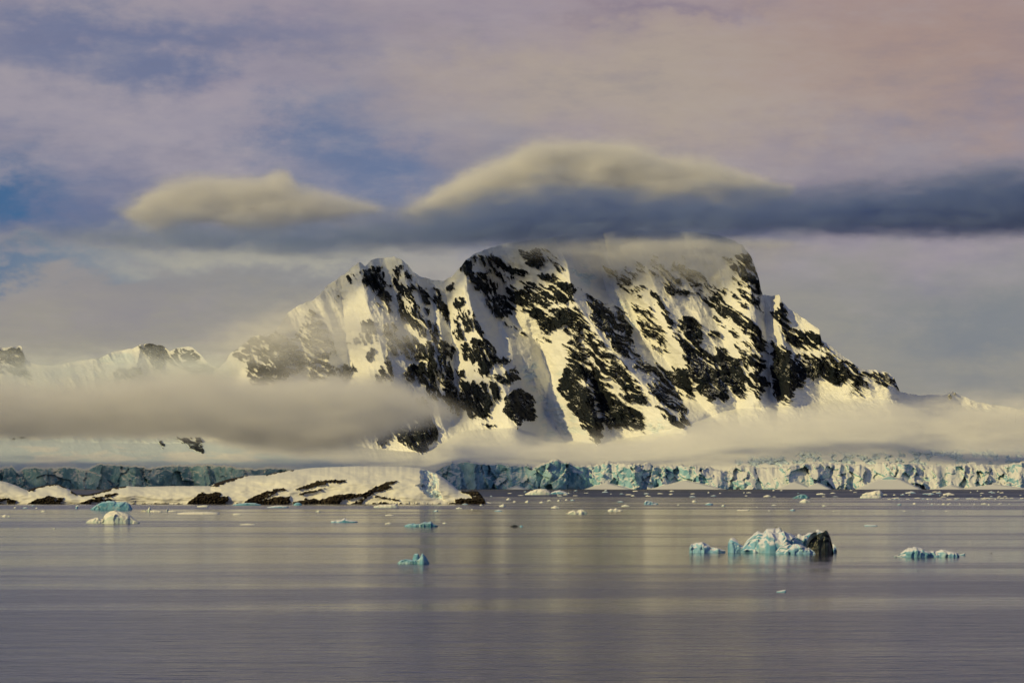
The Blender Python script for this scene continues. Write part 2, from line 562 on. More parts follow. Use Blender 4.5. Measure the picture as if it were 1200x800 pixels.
# rock showing through the snow: share of rock, outline on the face
ROCK = [
    (.62, [(271, 414), (282, 407), (293, 398), (302, 393), (310, 397), (322, 389), (330, 395), (345, 400), (358, 406), (364, 418), (362, 430), (350, 436), (337, 441), (322, 450), (297, 451), (290, 440), (285, 425), (272, 420)]),
    (.85, [(271, 414), (293, 398), (302, 393), (322, 389), (338, 398), (320, 402), (300, 405), (285, 410)]),
    (.93, [(305, 428), (322, 424), (335, 434), (330, 442), (318, 450), (297, 450), (303, 440)]),
    (.70, [(340, 402), (356, 404), (366, 420), (352, 430), (342, 418)]),
    (.50, [(355, 375), (365, 362), (372, 365), (380, 378), (386, 390), (392, 405), (398, 412), (392, 420), (380, 425), (365, 428), (355, 420), (350, 405), (345, 395), (352, 385)]),
    (.55, [(360, 425), (375, 415), (385, 425), (395, 430), (408, 425), (414, 436), (412, 444), (395, 440), (380, 447), (362, 448)]),
    (.90, [(406, 323), (414, 320), (416, 326), (410, 330)]),
    (.80, [(412, 321), (422, 319)], 2.0),
    (.30, [(390, 346), (398, 345), (396, 360), (390, 358)]),
    (.96, [(427, 317), (435, 313), (447, 312), (450, 322), (452, 330), (457, 335), (452, 336), (445, 340), (438, 342), (432, 337), (425, 330), (427, 323)]),
    (.80, [(440, 342), (448, 338), (456, 345), (463, 350), (460, 354), (445, 352), (439, 349)]),
    (.35, [(440, 354), (462, 354), (462, 366), (448, 364)]),
    (.75, [(460, 313), (470, 311), (473, 316), (466, 320), (470, 332), (480, 335), (486, 330), (488, 335), (484, 345), (478, 350), (470, 352), (465, 345), (463, 335), (460, 322)]),
    (.60, [(474, 317), (480, 318), (487, 330), (488, 340), (482, 335), (475, 325)]),
    (.80, [(465, 335), (475, 336), (485, 348), (492, 362), (498, 380), (500, 392), (490, 392), (480, 380), (470, 370), (466, 355)]),
    (.62, [(490, 337), (497, 337), (503, 350), (506, 358), (500, 355), (493, 345)]),
    (.75, [(508, 338), (514, 341), (518, 352), (520, 362), (515, 364), (508, 358), (506, 350)]),
    (.45, [(498, 360), (505, 362), (512, 378), (515, 392), (508, 395), (500, 380)]),
    (.60, [(517, 358), (524, 358), (530, 370), (535, 385), (536, 392), (530, 390), (524, 378), (517, 366)]),
    (.80, [(523, 340), (530, 332), (532, 336), (526, 343)]),
    (.70, [(533, 353), (540, 346), (545, 352), (542, 358), (536, 362), (532, 358)]),
    (.72, [(538, 362), (550, 363), (556, 370), (560, 380), (566, 390), (567, 394), (560, 392), (552, 385), (545, 393), (540, 398), (535, 395), (537, 385), (528, 380), (535, 372)]),
    (.66, [(452, 393), (462, 385), (475, 390), (485, 398), (492, 403), (500, 400), (507, 395), (516, 400), (522, 400), (528, 402), (533, 410), (536, 420), (530, 430), (520, 430), (500, 428), (485, 420), (470, 415), (455, 415)]),
    (.72, [(423, 378), (432, 374), (441, 380), (442, 388), (432, 392), (423, 390)]),
    (.60, [(447, 380), (460, 377), (471, 384), (468, 393), (450, 393)]),
    (.60, [(405, 402), (418, 395), (430, 394), (444, 395), (445, 400), (432, 402), (415, 404)]),
    (.82, [(430, 408), (438, 405), (439, 412), (435, 420), (430, 426), (428, 418)]),
    (.85, [(403, 430), (412, 425), (415, 432), (417, 444), (402, 444)]),
    (.75, [(442, 438), (448, 427), (452, 418), (458, 428), (462, 448), (450, 446), (440, 445)]),
    (.90, [(473, 437), (480, 430), (490, 425), (505, 420), (520, 418), (530, 425), (536, 432), (537, 445), (545, 448), (555, 447), (565, 446), (572, 448), (580, 450), (587, 458), (588, 468), (580, 470), (576, 465), (577, 480), (573, 490), (560, 490), (548, 490), (540, 478), (537, 485), (528, 485), (522, 480), (517, 468), (508, 465), (500, 452), (490, 448), (478, 447)]),
    (.96, [(546, 450), (572, 452), (577, 470), (574, 488), (550, 489), (543, 476)]),
    (.02, [(512, 395), (512, 420), (514, 442), (518, 468), (521, 486)], 2.2),
    (.02, [(524, 398), (530, 430), (537, 455), (540, 490)], 2.4),
    (.02, [(562, 442), (572, 452), (578, 466)], 1.6),
    (.92, [(540, 405), (547, 402), (557, 395), (567, 397), (577, 402), (583, 413), (592, 418), (597, 423), (587, 428), (577, 428), (573, 438), (567, 443), (560, 438), (555, 430), (547, 420), (540, 412)]),
    (.92, [(537, 434), (543, 432), (546, 438), (541, 443), (537, 440)]),
    (.85, [(573, 440), (587, 438), (595, 435), (598, 443), (602, 450), (593, 450), (582, 448)]),
    (.90, [(598, 435), (605, 429), (610, 440), (612, 445), (607, 448), (600, 450), (597, 442)]),
    (.97, [(592, 467), (598, 460), (607, 456), (617, 457), (622, 463), (627, 472), (626, 478), (628, 488), (622, 493), (612, 494), (610, 500), (606, 500), (603, 493), (597, 488), (591, 480), (592, 473)]),
    (.75, [(561, 496), (572, 498), (580, 498)], 2.2),
    (.95, [(430, 498), (437, 491), (455, 488), (468, 490), (469, 500), (463, 510), (455, 518), (448, 524), (444, 520), (440, 513), (432, 508)]),
    (.95, [(487, 470), (497, 466), (502, 475), (506, 488), (505, 494), (511, 502), (511, 512), (506, 520), (501, 518), (502, 525), (496, 531), (488, 528), (478, 523), (467, 517), (468, 508), (472, 498), (478, 490), (485, 487)]),
    # central face, strata falling to the right
    (.85, [(540, 312), (547, 305), (552, 303), (558, 310), (551, 317), (557, 322), (570, 318), (578, 328), (585, 337), (580, 345), (570, 345), (560, 338), (550, 328), (541, 320)]),
    (.88, [(567, 300), (573, 297), (583, 303), (595, 308), (603, 315), (613, 315), (618, 320), (612, 323), (602, 322), (590, 317), (578, 312), (568, 307)]),
    (.50, [(552, 300), (570, 300), (590, 318), (606, 330), (596, 336), (580, 322), (560, 310)]),
    (.85, [(603, 293), (613, 294), (633, 291), (643, 298), (648, 307), (640, 308), (630, 313), (620, 310), (613, 302)]),
    (.45, [(640, 296), (652, 303), (660, 316), (655, 318), (645, 308)]),
    (.85, [(628, 323), (635, 320), (648, 321), (655, 325), (647, 330), (638, 328)]),
    (.90, [(592, 337), (598, 335), (607, 340), (615, 335), (607, 330), (620, 330), (633, 333), (640, 337), (653, 330), (667, 330), (673, 335), (680, 342), (673, 345), (672, 350), (663, 357), (647, 360), (630, 361), (613, 360), (603, 357), (598, 348), (595, 342)]),
    (.86, [(567, 350), (582, 345), (595, 348), (605, 357), (605, 363), (597, 368), (595, 373), (583, 372), (577, 367), (573, 358)]),
    (.93, [(607, 362), (630, 362), (657, 360), (670, 362), (672, 368), (667, 375), (655, 382), (647, 388), (640, 393), (633, 388), (630, 382), (627, 373), (617, 368)]),
    (.05, [(590, 352), (605, 358), (620, 361), (640, 361.5), (662, 357)], 1.6),
    (.15, [(608, 338), (625, 341), (648, 340)], 2.0),
    (.90, [(592, 379), (603, 384), (618, 391)], 1.8),
    (.90, [(630, 395), (643, 400)], 2.6),
    (.66, [(663, 357), (672, 350), (677, 358), (682, 363), (687, 375), (695, 387), (703, 398), (717, 415), (720, 418), (670, 418), (668, 402), (670, 392), (660, 390), (667, 375), (670, 367)]),
    (.70, [(660, 402), (700, 398), (720, 415), (735, 430), (745, 445), (757, 460), (760, 470), (752, 475), (740, 472), (725, 462), (712, 450), (700, 435), (685, 425), (670, 415)]),
    (.96, [(665, 415), (673, 418), (687, 428), (698, 435), (707, 447), (713, 457), (727, 470), (740, 477), (752, 483), (757, 495), (755, 507), (743, 505), (727, 498), (717, 507), (708, 507), (698, 520), (692, 513), (685, 503), (680, 492), (670, 480), (663, 470), (653, 455), (653, 448), (660, 438), (662, 427)]),
    (.05, [(680, 448), (690, 447), (694, 456), (685, 454)]),
    (.05, [(694, 456), (698, 475), (705, 489)], 2.2),
    (.05, [(706, 497), (711, 506)], 2.5),
    (.05, [(738, 460), (746, 475), (757, 490), (752, 476), (742, 462)]),
    (.66, [(672, 335), (685, 340), (695, 345), (700, 352), (712, 358), (725, 362), (735, 375), (740, 385), (740, 400), (733, 395), (722, 385), (708, 372), (695, 362), (685, 350)]),
    (.86, [(700, 363), (710, 367), (718, 372), (725, 378), (730, 385), (727, 392), (737, 398), (747, 412), (750, 418), (733, 418), (722, 408), (710, 392), (700, 382), (690, 368)]),
    (.62, [(738, 400), (750, 420), (770, 430), (790, 445), (800, 455), (800, 468), (790, 465), (775, 455), (760, 445), (745, 430), (733, 418)]),
    (.86, [(770, 425), (780, 430), (790, 440), (795, 455), (785, 450), (775, 440), (767, 430)]),
    (.86, [(758, 450), (773, 452), (790, 467), (798, 473), (805, 480), (802, 487), (790, 482), (773, 475), (762, 460)]),
    (.93, [(770, 475), (783, 482), (797, 488), (807, 492), (807, 498), (797, 500), (785, 495), (775, 487)]),
    (.88, [(740, 452), (750, 457), (757, 467), (755, 473), (747, 468), (740, 463)]),
    # right-hand face
    (.06, [(700, 300), (890, 300), (895, 345), (890, 380), (830, 420), (790, 400), (740, 375)]),
    (.55, [(707, 313), (720, 318), (732, 313), (745, 322), (745, 332), (735, 335), (728, 336), (720, 330)]),
    (.75, [(745, 306), (753, 310), (755, 318), (748, 315)]),
    (.62, [(728, 335), (740, 342), (750, 347)], 3.4),
    (.60, [(744, 336), (753, 336), (754, 341), (746, 341)]),
    (.45, [(740, 355), (760, 360), (775, 385), (790, 412), (775, 415), (755, 395), (745, 375)]),
    (.26, [(765, 300), (800, 300), (830, 330), (850, 345), (840, 355), (800, 345), (775, 335), (760, 320)]),
    (.80, [(792, 306), (801, 309), (803, 314), (796, 314)]),
    (.85, [(797, 319), (808, 322), (809, 327), (801, 326)]),
    (.85, [(777, 332), (787, 336), (791, 344), (785, 344)]),
    (.70, [(798, 338), (806, 341), (805, 346), (800, 345)]),
    (.62, [(806, 327), (812, 333), (820, 340)], 5),
    (.80, [(762, 342), (770, 345), (778, 352), (780, 360), (773, 362), (768, 355)]),
    (.82, [(775, 363), (783, 366), (790, 375), (792, 385), (785, 387), (780, 376)]),
    (.97, [(795, 378), (800, 372), (808, 370), (816, 374), (822, 382), (825, 395), (818, 398), (808, 400), (800, 398), (793, 385)]),
    (.62, [(788, 388), (800, 390), (808, 400), (825, 396), (826, 405), (815, 408), (800, 407), (795, 402)]),
    (.93, [(826, 350), (833, 346), (842, 350), (853, 360), (867, 368), (877, 373), (887, 382), (893, 392), (896, 402), (888, 398), (880, 393), (870, 385), (857, 378), (845, 372), (837, 365), (832, 360)]),
    (.80, [(880, 392), (896, 400), (898, 420), (897, 440), (893, 445), (888, 430), (884, 415), (880, 405)]),
    (.72, [(848, 302), (867, 298), (882, 298), (885, 315), (890, 327), (892, 340), (892, 348), (887, 347), (877, 340), (868, 325), (857, 313)]),
    (.60, [(858, 325), (872, 335), (880, 345), (890, 352), (893, 365), (885, 360), (872, 348), (862, 335)]),
    (.50, [(833, 333), (850, 335), (855, 342), (848, 345), (835, 340)]),
    (.65, [(859, 347), (873, 358)], 2.6),
    (.50, [(838, 373), (850, 383), (862, 392)], 4.5),
    (.65, [(832, 388), (842, 388), (843, 396), (835, 396)]),
    (.35, [(858, 402), (880, 398), (892, 420), (884, 426), (868, 416)]),
    (.95, [(795, 400), (808, 405), (818, 408), (826, 408), (835, 407), (850, 410), (858, 418), (865, 422), (870, 432), (874, 448), (875, 460), (872, 467), (862, 460), (852, 450), (853, 465), (850, 470), (843, 468), (835, 470), (825, 466), (815, 455), (808, 445), (800, 438), (803, 425)]),
    (.10, [(828, 424), (838, 433), (843, 435)], 3.0),
    (.10, [(826, 406), (838, 412), (838, 416)], 4.0),
    (.10, [(803, 433), (812, 447), (818, 464)], 2.6),
    (.92, [(785, 430), (795, 432), (803, 440), (810, 455), (815, 467), (805, 462), (795, 450), (787, 442)]),
    (.80, [(868, 418), (880, 415), (895, 420), (898, 440), (898, 455), (893, 467), (889, 469), (882, 462), (878, 455), (876, 440), (870, 428)]),
    (.95, [(900, 393), (905, 397), (910, 403), (920, 407), (933, 420), (947, 430), (950, 438), (943, 445), (942, 452), (935, 458), (933, 463), (925, 473), (918, 473), (908, 465), (903, 455), (901, 438), (900, 417)]),
    (.86, [(901, 365), (910, 363), (917, 355), (920, 362), (924, 372), (928, 385), (918, 382), (908, 375)]),
    (.60, [(910, 375), (928, 386), (945, 385), (935, 392), (920, 393), (912, 385)]),
    (.95, [(920, 393), (933, 392), (947, 388), (958, 387), (962, 392), (963, 403), (958, 408), (943, 408), (930, 403), (923, 400)]),
    (.75, [(935, 415), (950, 413), (963, 420), (977, 415), (987, 425), (1003, 430), (1005, 437), (998, 443), (990, 445), (983, 452), (970, 447), (960, 440), (953, 445), (947, 437)]),
    (.60, [(963, 407), (973, 407), (980, 417), (993, 425), (1005, 433), (1003, 440), (985, 430), (970, 420)]),
    (.92, [(1010, 437), (1020, 437), (1033, 437), (1042, 438), (1045, 447), (1038, 453), (1027, 447), (1020, 445)]),
    (.97, [(1046, 446), (1049, 442), (1055, 457), (1054, 461)]),
    (.85, [(997, 450), (1008, 438), (1012, 450), (1005, 458)]),
    (.80, [(1013, 448), (1018, 446), (1017, 456)]),
    (.70, [(1003, 455), (1012, 455), (1010, 463)]),
    (.01, [(897, 345), (899, 380), (902, 420), (904, 458)], 4.5),
    (.02, [(672, 351), (690, 375), (706, 397), (722, 420), (745, 444), (770, 470), (790, 486)], 3.0),
    # smaller peaks to the left
    (.88, [(-80, 411), (0, 409), (13, 409), (26, 406), (27, 424), (24, 427), (35, 437), (37, 446), (26, 441), (13, 436), (-80, 436)]),
    (.92, [(162, 404), (173, 401), (191, 405), (197, 411), (196, 426), (188, 433), (180, 428), (173, 417)]),
    (.88, [(198, 415), (208, 409), (225, 407), (234, 417), (240, 428), (251, 433), (249, 441), (238, 441), (225, 437), (208, 430), (197, 426)]),
    (.92, [(137, 433), (152, 431), (165, 433), (167, 438), (147, 444), (134, 448), (132, 441)]),
    (.96, [(208, 515), (225, 512), (236, 513), (237, 530), (227, 526)]),
    (.90, [(189, 518), (193, 523)], 2.2),
    (.60, [(15, 513), (30, 512)], 1.6),
    (.90, [(998, 461), (1001, 457)], 0.5),
    (.85, [(1113, 465), (1118, 461)], 1.6),
]
ICE_AND_SHADE = [
    (.75, [(860, 540), (940, 530), (1000, 534), (1060, 528), (1140, 530), (1280, 528), (1280, 562), (860, 562)]),
    (.55, [(1140, 526), (1165, 532), (1170, 545), (1150, 546), (1138, 536)]),
    (.55, [(-90, 512), (120, 510), (230, 514), (300, 530), (420, 545), (420, 562), (-90, 562)]),  # glacier ice, with the left slope's blue cloud shade painted into the tint
    (.65, [(610, 415), (625, 420), (632, 440), (625, 458), (614, 440)]),
    (.50, [(652, 430), (660, 437), (654, 452), (650, 445)]),
    (.35, [(630, 455), (655, 460), (680, 500), (690, 515), (640, 520), (632, 490)]),
    (.75, [(668, 315), (690, 312), (700, 328), (690, 335), (676, 328)]),
    (.70, [(724, 350), (734, 352), (733, 360), (726, 358)]),
    (.60, [(738, 374), (746, 378), (745, 386), (739, 384)]),
    (.55, [(760, 495), (775, 492), (785, 505), (765, 510)]),
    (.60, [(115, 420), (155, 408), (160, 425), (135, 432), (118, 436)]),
]


def spur_field(px, py, items):
    f = np.zeros_like(px)
    for amp, hw, pts in items:
        for (a, b) in zip(pts[:-1], pts[1:]):
            d, t = seg_dist(px, py, a, b)
            f = np.maximum(f, amp * np.clip(1 - d / hw, 0, 1) ** 1.25)
    return f


def build_mountain():
    nc, nr = 1960, 440
    cx = np.linspace(-75, 1275, nc)
    rx = np.interp(cx, [p[0] for p in RIDGE], [p[1] for p in RIDGE])
    rx = rx + fbm(cx / 9, cx * 0 + 3.3, 4, 11) * 3.0
    ft = np.interp(cx, [p[0] for p in FOOT], [p[1] for p in FOOT])
    k = np.ones(31) / 31
    ft = np.convolve(np.pad(ft, 15, mode='edge'), k, mode='valid')
    base = 562.0
    t = np.linspace(0, 1, nr)[:, None]
    PX = np.repeat(cx[None], nr, 0)
    PY = base + (rx[None] - base) * t
    p, q = PX.ravel(), PY.ravel()
    # ragged outlines
    wx = fbm(p / 18, q / 18, 4, 21) * 7
    wy = fbm(p / 18, q / 18, 4, 23) * 5
    P = np.full(p.shape, 0.004)
    P = paint(P, p + wx, q + wy, ROCK, 3.6)
    P = P - 0.10 * sstep(0.70, 0.85, P) * (1 - sstep(0.92, 0.97, P))
    ice = paint(np.zeros(p.shape), p + wx, q + wy, ICE_AND_SHADE, 6.0)
    # broken texture of ledges and snow: three lays of the strata
    def lay(deg, la, lc, seed):
        c, s = math.cos(R(deg)), math.sin(R(deg))
        a = (p * c + q * s); b = (-p * s + q * c)
        b = b + fbm(p / 30, q / 30, 3, seed + 5) * 12
        return rank01(fbm(a / la, b / lc, 6, seed, 0.68) + 0.45 * fbm(a / 8, b / 2.8, 4, seed + 9, 0.70))
    n_strata = lay(36, 30, 4.4, 31)
    n_gully = lay(62, 22, 5.0, 41)
    n_iso = lay(24, 14, 4.6, 51)
    wl = sstep(640, 560, p) * sstep(360, 420, p)
    ws = sstep(560, 640, p)
    n = n_iso * (1 - wl - ws) + n_gully * wl + n_strata * ws
    n = np.clip((n - 0.5) * 1.0 + 0.5, 0, 1)
    rock = P - n - 0.4 * (1 - sstep(0.02, 0.16, P))
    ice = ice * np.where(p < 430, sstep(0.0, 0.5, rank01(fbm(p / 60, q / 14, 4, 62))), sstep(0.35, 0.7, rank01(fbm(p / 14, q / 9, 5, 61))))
    # depth of the face
    H = np.repeat((base - ft)[None], nr, 0).ravel()
    h = base - q
    Y = 7010 + 590 * np.minimum(h, H) / H + np.maximum(h - H, 0) * 2.5
    far = sstep(300, 190, p)
    Y += far * 700 * sstep(40, 110, h)
    Y += sstep(1040, 1130, p) * 250 * sstep(0, 60, h)
    rel = spur_field(p, q, SPURS) - spur_field(p, q, GULLIES)
    fade = sstep(0.25, 1.15, h / H)
    Y -= rel * 1.5 * fade
    # ribs and gullies running down the face, finer ledges on the rock
    rib = fbm((p - (q - 300) * 0.35) / 30, q / 75, 5, 71, 0.55, True)
    rk = sstep(-0.05, 0.12, rock)
    rib2 = fbm((p - (q - 300) * 0.35) / 42, q / 110, 2, 71, 0.5, True)
    up = sstep(0.9, 1.5, h / H)
    Y -= ((rib - 0.1) * 70 * (0.35 + 0.65 * rk) + (rib2 - 0.1) * 45) * fade * (0.25 + 0.75 * up)
    Y -= rk * 5.0
    Y -= (fbm((p * 0.8 + q * 0.6) / 9, (q * 0.8 - p * 0.6) / 4.6, 5, 81, 0.56) * 19 * rk + fbm(p / 26, q / 11, 5, 83) * 14) * (0.55 + 0.45 * fade)
    led = (n_strata * ws + n_gully * wl + n_iso * (1 - ws - wl))
    Y += (led - 0.5) * 14 * fade * (0.22 + 0.78 * rk)
    cwx = fbm(p / 11, q / 7, 4, 64) * 9
    cre = worley((p + cwx) / 13, (q + cwx * 0.6) / 4.5, 3)
    Y += ice * (p > 430) * (1 - sstep(0.0, 0.25, cre[1] - cre[0])) * np.where(q > 520, 11, 14)
    Y -= ice * (q > 520) * (p > 430) * fbm(p / 7, q / 3.5, 5, 66, 0.6) * 46
    Y = Y.reshape(nr, nc)
    X = (PX - 600) * Y / F
    Z = CAM_H + (HOR - PY) * Y / F
    # the far side
    nb = 10
    top = (X[-1], Y[-1], Z[-1])
    Xs, Ys, Zs = [X], [Y], [Z]
    for i in range(1, nb + 1):
        s = i / nb
        Ys.append((top[1] + 1100 * s)[None]); Xs.append((top[0] * (1 + 0.02 * s))[None])
        Zs.append((top[2] * (1 - s ** 1.1) - 20 * s)[None])
    rock2 = np.concatenate([rock.reshape(nr, nc), np.repeat(rock.reshape(nr, nc)[-1:] * 0 - 0.3, nb, 0)], 0)
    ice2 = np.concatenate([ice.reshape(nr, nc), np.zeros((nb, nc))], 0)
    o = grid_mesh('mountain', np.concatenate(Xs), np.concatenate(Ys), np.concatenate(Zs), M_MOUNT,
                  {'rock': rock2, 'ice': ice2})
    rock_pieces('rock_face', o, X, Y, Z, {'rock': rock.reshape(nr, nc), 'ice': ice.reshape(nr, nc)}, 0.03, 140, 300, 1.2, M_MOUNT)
    tag(o, 'snow-covered mountain with black rock faces rising behind the glacier', 'mountain', kind='structure')


build_mountain()

# ------------------------------------------------------------------ glacier front
CLIFF_TOP = [(-80, 548), (0, 548), (14, 545), (20, 552), (28, 549), (100, 549), (108, 546), (115, 544), (160, 547), (210, 546),
             (250, 548), (290, 549), (340, 551), (420, 556), (500, 556), (516, 548), (530, 543), (548, 541), (556, 543), (618, 544),
             (622, 548), (650, 542), (680, 546), (700, 543), (760, 545), (772, 549), (800, 547), (832, 547), (846, 552),
             (870, 546), (900, 549), (940, 545), (980, 542), (1010, 546), (1040, 543), (1080, 548), (1110, 549), (1140, 544),
             (1160, 547), (1200, 541), (1280, 545)]


def build_glacier():
    nc, nr = 1500, 74
    cx = np.linspace(-75, 1275, nc)
    top = np.interp(cx, [p[0] for p in CLIFF_TOP], [p[1] for p in CLIFF_TOP])
    top = top + fbm(cx / 5, cx * 0 + 9.1, 4, 5) * 2.4 + fbm(cx / 36, cx * 0 + 2.1, 3, 6) * 8
    n_face = 52
    t = np.linspace(0, 1, n_face)[:, None]
    y0 = 6800.0
    basepy = HOR + CAM_H * F / y0 + 0.6
    PX = np.repeat(cx[None], n_face, 0)
    PY = basepy + (top[None] - basepy) * t
    p, q = PX.ravel(), PY.ravel()
    tt = np.repeat(t, nc, 1).ravel()
    f1, f2, idv = worley((p + fbm(p / 14, q / 9, 3, 2) * 9) / 34, q / 60 + fbm(p / 40, q / 40, 2, 8), 4)
    g1, g2, idg = worley((p + fbm(p / 6, q / 6, 3, 7) * 5) / 11, (q + fbm(p / 5, q / 5, 3, 6) * 4) / 9, 9)
    brk = (0.25 + 0.75 * sstep(380, 900, p)) * (0.25 + 1.15 * sstep(0.3, 0.7, rank01(fbm(p / 48, q / 200, 3, 55))))          # more broken towards the right
    but = fbm(p / 70, q / 300, 3, 14) * 170
    wv = fbm(p / 12, q / 12, 3, 77) * 6
    big_f = facets((p + wv) / 30, q / 46, 5, 1.5); small_f = facets((p + wv) / 10, (q + wv) / 8, 7, 1.5)
    dep = -but - (idv - 0.5) * 44 - big_f * 46 - small_f * 22 * brk - fbm(p / 5, q / 13, 5, 15, 0.6) * 9 - fbm(p / 9, q / 5, 4, 17, 0.6) * 7 * brk
    dep = dep + tt ** 1.4 * (26 + 150 * sstep(640, 960, p) * (0.6 + 0.8 * fbm(p / 40, q / 60, 3, 44)))
    # debris cones of avalanched snow at the foot of the wall
    cones = [(712, 565.5, 30), (804, 562.5, 46), (1042, 556.5, 40), (1165, 567, 46), (932, 564, 24), (958, 565, 18), (606, 569, 14), (1115, 568, 20)]
    cone = np.zeros_like(p)
    for (c0, cy0, hw) in cones:
        line = cy0 + (basepy - cy0) * np.clip(np.abs(p - c0) / hw, 0, 1) ** 1.15
        inside = sstep(-0.4, 1.2, q - line) * (np.abs(p - c0) < hw)
        cone = np.maximum(cone, inside)
    hrel = np.clip((basepy - q) / 12, 0, 1)
    dep = dep * (1 - cone) + cone * (-105 + 78 * hrel)
    Y = (y0 + dep).reshape(n_face, nc)
    X = (PX - 600) * Y / F
    Z = CAM_H + (HOR - PY) * Y / F
    Z = Z - Z[0:1] * (1 - t) - 1.0 * (1 - t)        # foot stands in the sea
    Xs, Ys, Zs = [X], [Y], [Z]
    nt = nr - n_face
    for i in range(1, nt + 1):
        s = i / nt
        Yt = Y[-1] + s * (7260 - Y[-1])
        Ztop = Z[-1] + s * 8 + fbm(cx / 8, cx * 0 + s * 6, 4, 19) * 5 * math.sin(math.pi * s)
        Xs.append(((cx - 600) * Yt / F)[None]); Ys.append(Yt[None]); Zs.append((Ztop - 60 * max(0, s - 0.8))[None])
    o = grid_mesh('glacier', np.concatenate(Xs), np.concatenate(Ys), np.concatenate(Zs), M_CLIFF, smooth=True)
    tag(o, 'blue crevassed ice cliffs of the glacier front along the shore', 'glacier', kind='structure')


build_glacier()

# ------------------------------------------------------------------ near island
ISLE_TOP = [(-40, 566), (0, 563), (10, 565), (20, 569), (33, 574.5), (37, 572), (50, 568.5), (67, 566.5), (78, 571), (90, 579), (103, 579), (117, 576),
            (133, 571), (150, 569), (167, 570), (200, 569), (247, 569), (252, 566), (267, 561), (288, 557), (313, 556), (330, 552),
            (363, 548), (380, 547), (420, 545.7), (470, 546), (493, 548), (512, 554), (525, 563), (537, 574), (545, 575.5),
            (553, 574.5), (560, 575), (564, 579), (568, 585), (569.5, 590.5)]
ISLE_ROCK = [
    (.95, [(-40, 584), (0, 584), (8, 583), (17, 585), (20, 592), (-40, 592)]),
    (.05, [(0, 587), (7, 586), (9, 590), (0, 590)]),
    (.96, [(30, 590), (45, 584), (57, 581), (67, 583), (75, 583), (72, 588), (68, 592), (30, 592)]),
    (.10, [(61, 584), (67, 584), (65, 587)]),
    (.95, [(33, 574.5), (50, 568.5), (67, 566.5), (78, 570.5)], 3.0),
    (.95, [(84, 576), (90, 579), (103, 579.5), (117, 576.5), (133, 571.5), (146, 569.5)], 2.6),
    (.92, [(107, 583), (120, 581), (137, 577), (140, 578), (128, 582), (117, 584)]),
    (.95, [(93, 589), (108, 584), (130, 584), (131, 586), (110, 588), (95, 592)]),
    (.92, [(150, 590.5), (215, 590.5)], 1.6),
    (.96, [(246, 570), (255, 564), (268, 559), (285, 555), (296, 555), (282, 560), (268, 564), (256, 569)]),
    (.94, [(313, 556), (335, 551), (347, 549.5)], 2.4),
    (.97, [(217, 591), (228, 582), (236, 576), (243, 579), (255, 576), (261, 578), (258, 582), (267, 581), (268, 584), (264, 592)]),
    (.93, [(283, 590), (295, 582), (308, 577), (320, 573), (333, 572), (337, 574), (325, 576), (318, 580), (312, 585), (322, 582), (340, 581), (338, 584), (342, 588), (330, 592), (310, 592), (290, 590)]),
    (.10, [(308, 586), (316, 579)], 1.2),
    (.94, [(345, 573), (360, 568), (372, 563), (385, 562), (405, 562), (404, 565), (385, 566), (370, 570), (357, 573)]),
    (.90, [(348, 579), (362, 575), (380, 572), (370, 576), (355, 579)]),
    (.93, [(343, 588), (358, 584), (375, 585), (392, 580), (410, 578), (430, 578), (435, 580), (415, 583), (400, 587), (395, 592), (345, 592)]),
    (.88, [(427, 577), (440, 570), (455, 564), (465, 563), (467, 565), (455, 568), (460, 571), (445, 576), (433, 579)]),
    (.86, [(428, 580), (435, 579), (425, 587), (420, 592), (405, 592), (425, 584)]),
    (.88, [(440, 581), (455, 584), (467, 586)], 1.8),
    (.92, [(420, 589.5), (450, 588.5), (480, 589.5), (520, 589.5), (537, 588.5), (537, 592), (420, 592)]),
    (.97, [(-40, 591.2), (200, 591.0), (400, 591.0), (571, 591.0)], 1.9),
    (.98, [(540, 576), (548, 573), (558, 573), (565, 577), (571, 584), (571, 592), (535, 592), (532, 585), (545, 583), (553, 581)]),
    (.05, [(545, 583.5), (551, 582.5), (556, 580.8)], 2.0),
]
SCOOP = [(493, 551), (500, 550), (510, 555), (514, 562), (513, 573), (520, 586), (505, 583), (497, 577), (490, 570), (487, 569), (494, 566), (493, 560)]


